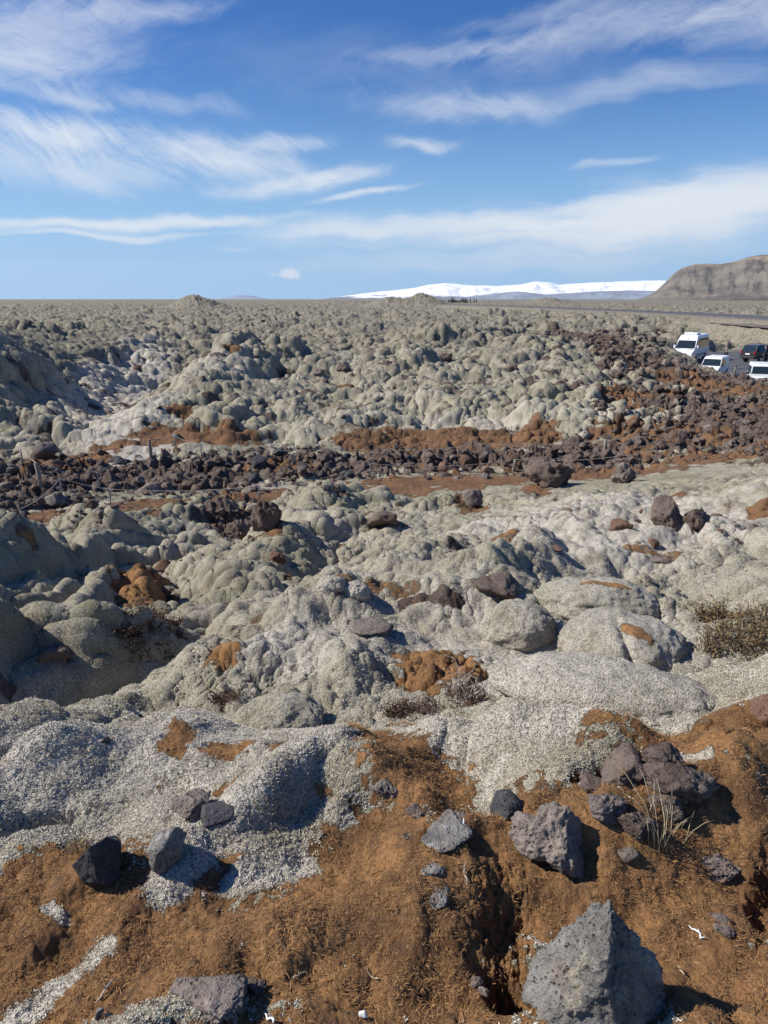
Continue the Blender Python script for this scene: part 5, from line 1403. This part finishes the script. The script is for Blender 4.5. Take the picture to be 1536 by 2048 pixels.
# ------------------------------------------------------------------ shrubs, grass and twigs
M_LEAF = mat_plain('willow_leaf', (.165, .118, .048), .8, noise=.5, scale=9)
M_LEAF2 = mat_plain('heather_leaf', (.085, .044, .026), .85, noise=.45, scale=9)
M_TWIG = mat_plain('brown_twig', (.10, .066, .045), .9, noise=.3, scale=12)
M_PALE = mat_plain('bleached_twig', (.42, .38, .32), .9, noise=.2, scale=12)
M_STRAW = mat_plain('dry_straw', (.42, .35, .22), .9, noise=.2, scale=12)
def shrub(name, label, cat, spots, hgt, nst, nleaf, lsize, leaf_mat, twig_mat, seed, spread=.5, rmin=1.0):
    """many bent stems with little leaf faces along them"""
    rs = random.Random(seed); base = hit(*spots[0][:2], rmin)
    root = empty(name, base); tag(root, label, cat)
    tw = bmesh.new(); lf = bmesh.new()
    for (px, py, rad) in spots:
        g = hit(px, py, rmin)
        if abs(g.y - base.y) > 2.5: g = Vector((g.x, base.y, base.z))
        rw = span(g, rad)
        for _ in range(nst):
            a = rs.uniform(0, 6.28); q = rw * math.sqrt(rs.random()); x, y = g.x + q * math.cos(a), g.y + q * math.sin(a) * .8
            b = Vector((x, y, ground(x, y) - .02)) - base; h = hgt * rs.uniform(.5, 1.1); da = rs.uniform(0, 6.28); ln = h * spread * rs.uniform(.2, 1.2)
            pts = [b, b + Vector((math.cos(da) * ln * .3, math.sin(da) * ln * .3, h * .45)), b + Vector((math.cos(da) * ln * .7, math.sin(da) * ln * .7, h * .8)), b + Vector((math.cos(da + .5) * ln, math.sin(da + .5) * ln, h))]
            tube(tw, pts, [.0035, .0028, .0018, .0008], 4)
            for _k in range(nleaf):
                u = rs.uniform(.15, 1) * 2.999; i = int(u); p = pts[i].lerp(pts[i + 1], u - i) + Vector((rs.gauss(0, .012), rs.gauss(0, .012), rs.gauss(0, .01)))
                d1 = Vector((rs.gauss(0, 1), rs.gauss(0, 1), rs.gauss(.3, .7))).normalized(); d2 = d1.orthogonal().normalized(); d2.rotate(Matrix.Rotation(rs.uniform(0, 6.28), 3, d1))
                s_ = lsize * rs.uniform(.6, 1.4)
                lf.faces.new([lf.verts.new(p), lf.verts.new(p + d1 * s_ * .5 + d2 * s_ * .26), lf.verts.new(p + d1 * s_), lf.verts.new(p + d1 * s_ * .5 - d2 * s_ * .26)])
    obj('stems', bm_mesh(tw, 'stems'), twig_mat, root)
    if nleaf: obj('leaves', bm_mesh(lf, 'leaves', False), leaf_mat, root)
    else: lf.free()
    return root
shrub('willow_shrub', 'yellow brown dwarf willow growing at the right edge behind the round boulder', 'shrub', [(1470, 1270, 60), (1530, 1240, 60), (1420, 1240, 30), (1520, 1300, 50), (1440, 1300, 40), (1570, 1280, 60)], .16, 60, 9, .020, M_LEAF, M_TWIG, 3, .9, 3.4)
shrub('heather_shrub', 'brown heather with pale bare twigs in the dip before the frosty dome', 'shrub', [(890, 1415, 60), (830, 1420, 40), (940, 1390, 34), (790, 1430, 24)], .07, 90, 9, .012, M_LEAF2, M_TWIG, 5, .9, 3.2)
shrub('bare_shrub', 'tangle of bleached bare twigs beside the brown heather', 'shrub', [(945, 1392, 20), (930, 1370, 14)], .17, 12, 0, .01, M_LEAF2, M_PALE, 6, 1.0, 3.2)
shrub('heather_shrub', 'dark brown heather patch in the shaded hollow on the left', 'shrub', [(300, 1268, 44), (340, 1250, 30), (262, 1290, 24)], .12, 90, 10, .022, M_LEAF2, M_TWIG, 7, .8, 4)
shrub('heather_shrub', 'small dark heather clump on the pale lower slope', 'shrub', [(458, 1400, 30), (440, 1408, 18)], .07, 60, 9, .014, M_LEAF2, M_TWIG, 8, .8, 3.2)
shrub('heather_shrub', 'dim brown heather tucked behind the long moss hump', 'shrub', [(1140, 1248, 30)], .08, 40, 8, .016, M_LEAF2, M_TWIG, 9, .8, 3.6)

def grass_tuft(px, py, n, h, seed, label, mat, lean=(0, 0), rmin=1.0):
    rs = random.Random(seed); g = hit(px, py, rmin); bm = bmesh.new()
    for _ in range(n):
        a = rs.uniform(0, 6.28); b = Vector((rs.gauss(0, .018), rs.gauss(0, .014), -.01)); hh = h * rs.uniform(.5, 1.1); ln = hh * rs.uniform(.2, .9)
        e = Vector((math.cos(a) * ln + lean[0] * hh, math.sin(a) * ln + lean[1] * hh, hh))
        tube(bm, [b, b + Vector((e.x * .3, e.y * .3, hh * .55)), b + Vector((e.x * .7, e.y * .7, hh * .9)), b + e], [.0011, .001, .0008, .0003], 4)
    o = obj('grass_tuft', bm_mesh(bm, 'grass_tuft'), mat, None, g)
    tag(o, label, 'grass tuft'); return o
grass_tuft(160, 1708, 30, .13, 1, 'tuft of pale dry grass above the dark angular rock', M_STRAW, (.1, .2))
grass_tuft(1312, 1694, 12, .16, 2, 'thin dry grass stems beside the dark cracked lava rock', M_STRAW, (-.3, .3))
grass_tuft(1316, 1640, 5, .14, 3, 'a few upright bleached stems before the clinkery outcrop', M_PALE, (-.2, .2))
grass_tuft(1350, 1672, 6, .09, 4, 'low straw stems right of the dark cracked lava rock', M_STRAW, (.6, .1))

def twig(px, py, ln, ang, seed, label, mat=M_PALE, rad=.0022):
    rs = random.Random(seed); g = hit(px, py); pts = []
    L = span(g, ln)
    for k in range(6):
        u = k / 5 - .5; x = g.x + math.cos(ang) * L * u + rs.gauss(0, L * .05); y = g.y + math.sin(ang) * L * u + rs.gauss(0, L * .05)
        pts.append(Vector((x, y, ground(x, y) + .006 + .01 * rs.random())) - g)
    bm = bmesh.new(); tube(bm, pts, [rad * .5, rad, rad, rad * .9, rad * .7, rad * .3], 6)
    a = pts[2]; tube(bm, [a, a + Vector((L * .12 * math.cos(ang + .9), L * .12 * math.sin(ang + .9), .012))], [rad * .7, rad * .3], 5)
    o = obj('twig', bm_mesh(bm, 'twig'), mat, None, g); tag(o, label, 'twig'); return o
twig(925, 1680, 52, 1.4, 1, 'bleached white twig lying on the grey lichen crust', M_PANEL, .0035)
twig(930, 1755, 34, 1.5, 2, 'thin pale twig on brown moss below the white twig')
twig(1392, 1872, 40, 2.0, 3, 'pale twig on brown moss right of the pointed boulder', M_PANEL, .003)
twig(598, 1958, 36, .8, 4, 'curved straw coloured twig on brown moss near the bottom edge', M_STRAW)
twig(540, 2045, 34, 2.3, 5, 'short white twig at the bottom edge beside the broad rock', M_PANEL, .003)
twig(1360, 1945, 26, 1.6, 6, 'thin straw twig on moss at the right of the boulder shadow', M_STRAW)
twig(745, 1960, 30, 2.5, 7, 'faint straw twig on moss left of the dark burrow', M_STRAW)
twig(1290, 1668, 44, .1, 8, 'straw twig lying flat behind the cracked lava rock', M_STRAW)
twig(215, 1980, 60, 1.2, 9, 'grey twig lying beside the strip of white moss', M_PALE)
rock_at(727, 2042, 18, 16, 120, M_PANEL, 'tiny white pebble on brown moss at the bottom edge', 'pebble', 'pebble', 'blocky', 3)
rock_at(200, 2040, 22, 18, 121, M_GREY, 'tiny pale stone on brown moss near the white moss strip', 'pebble', 'pebble', 'blocky', 3)

# ------------------------------------------------------------------ thin air haze over the plain
def haze():
    bm = bmesh.new(); box_bm(bm, (0, 0, 340), (34000, 34000, 760))
    o = obj('haze', bm_mesh(bm, 'haze', False)); m = bpy.data.materials.new('haze'); m.use_nodes = True
    t = NT(m.node_tree); t.n.clear(); out = t.new('ShaderNodeOutputMaterial'); v = t.new('ShaderNodeVolumePrincipled')
    v.inputs['Color'].default_value = (.80, .88, 1.0, 1); v.inputs['Density'].default_value = 2.6e-5; v.inputs['Anisotropy'].default_value = .2
    t.l.new(v.outputs[0], out.inputs['Volume']); o.data.materials.append(m)
    tag(o, 'thin bluish haze over the far plain', kind='stuff')
haze()
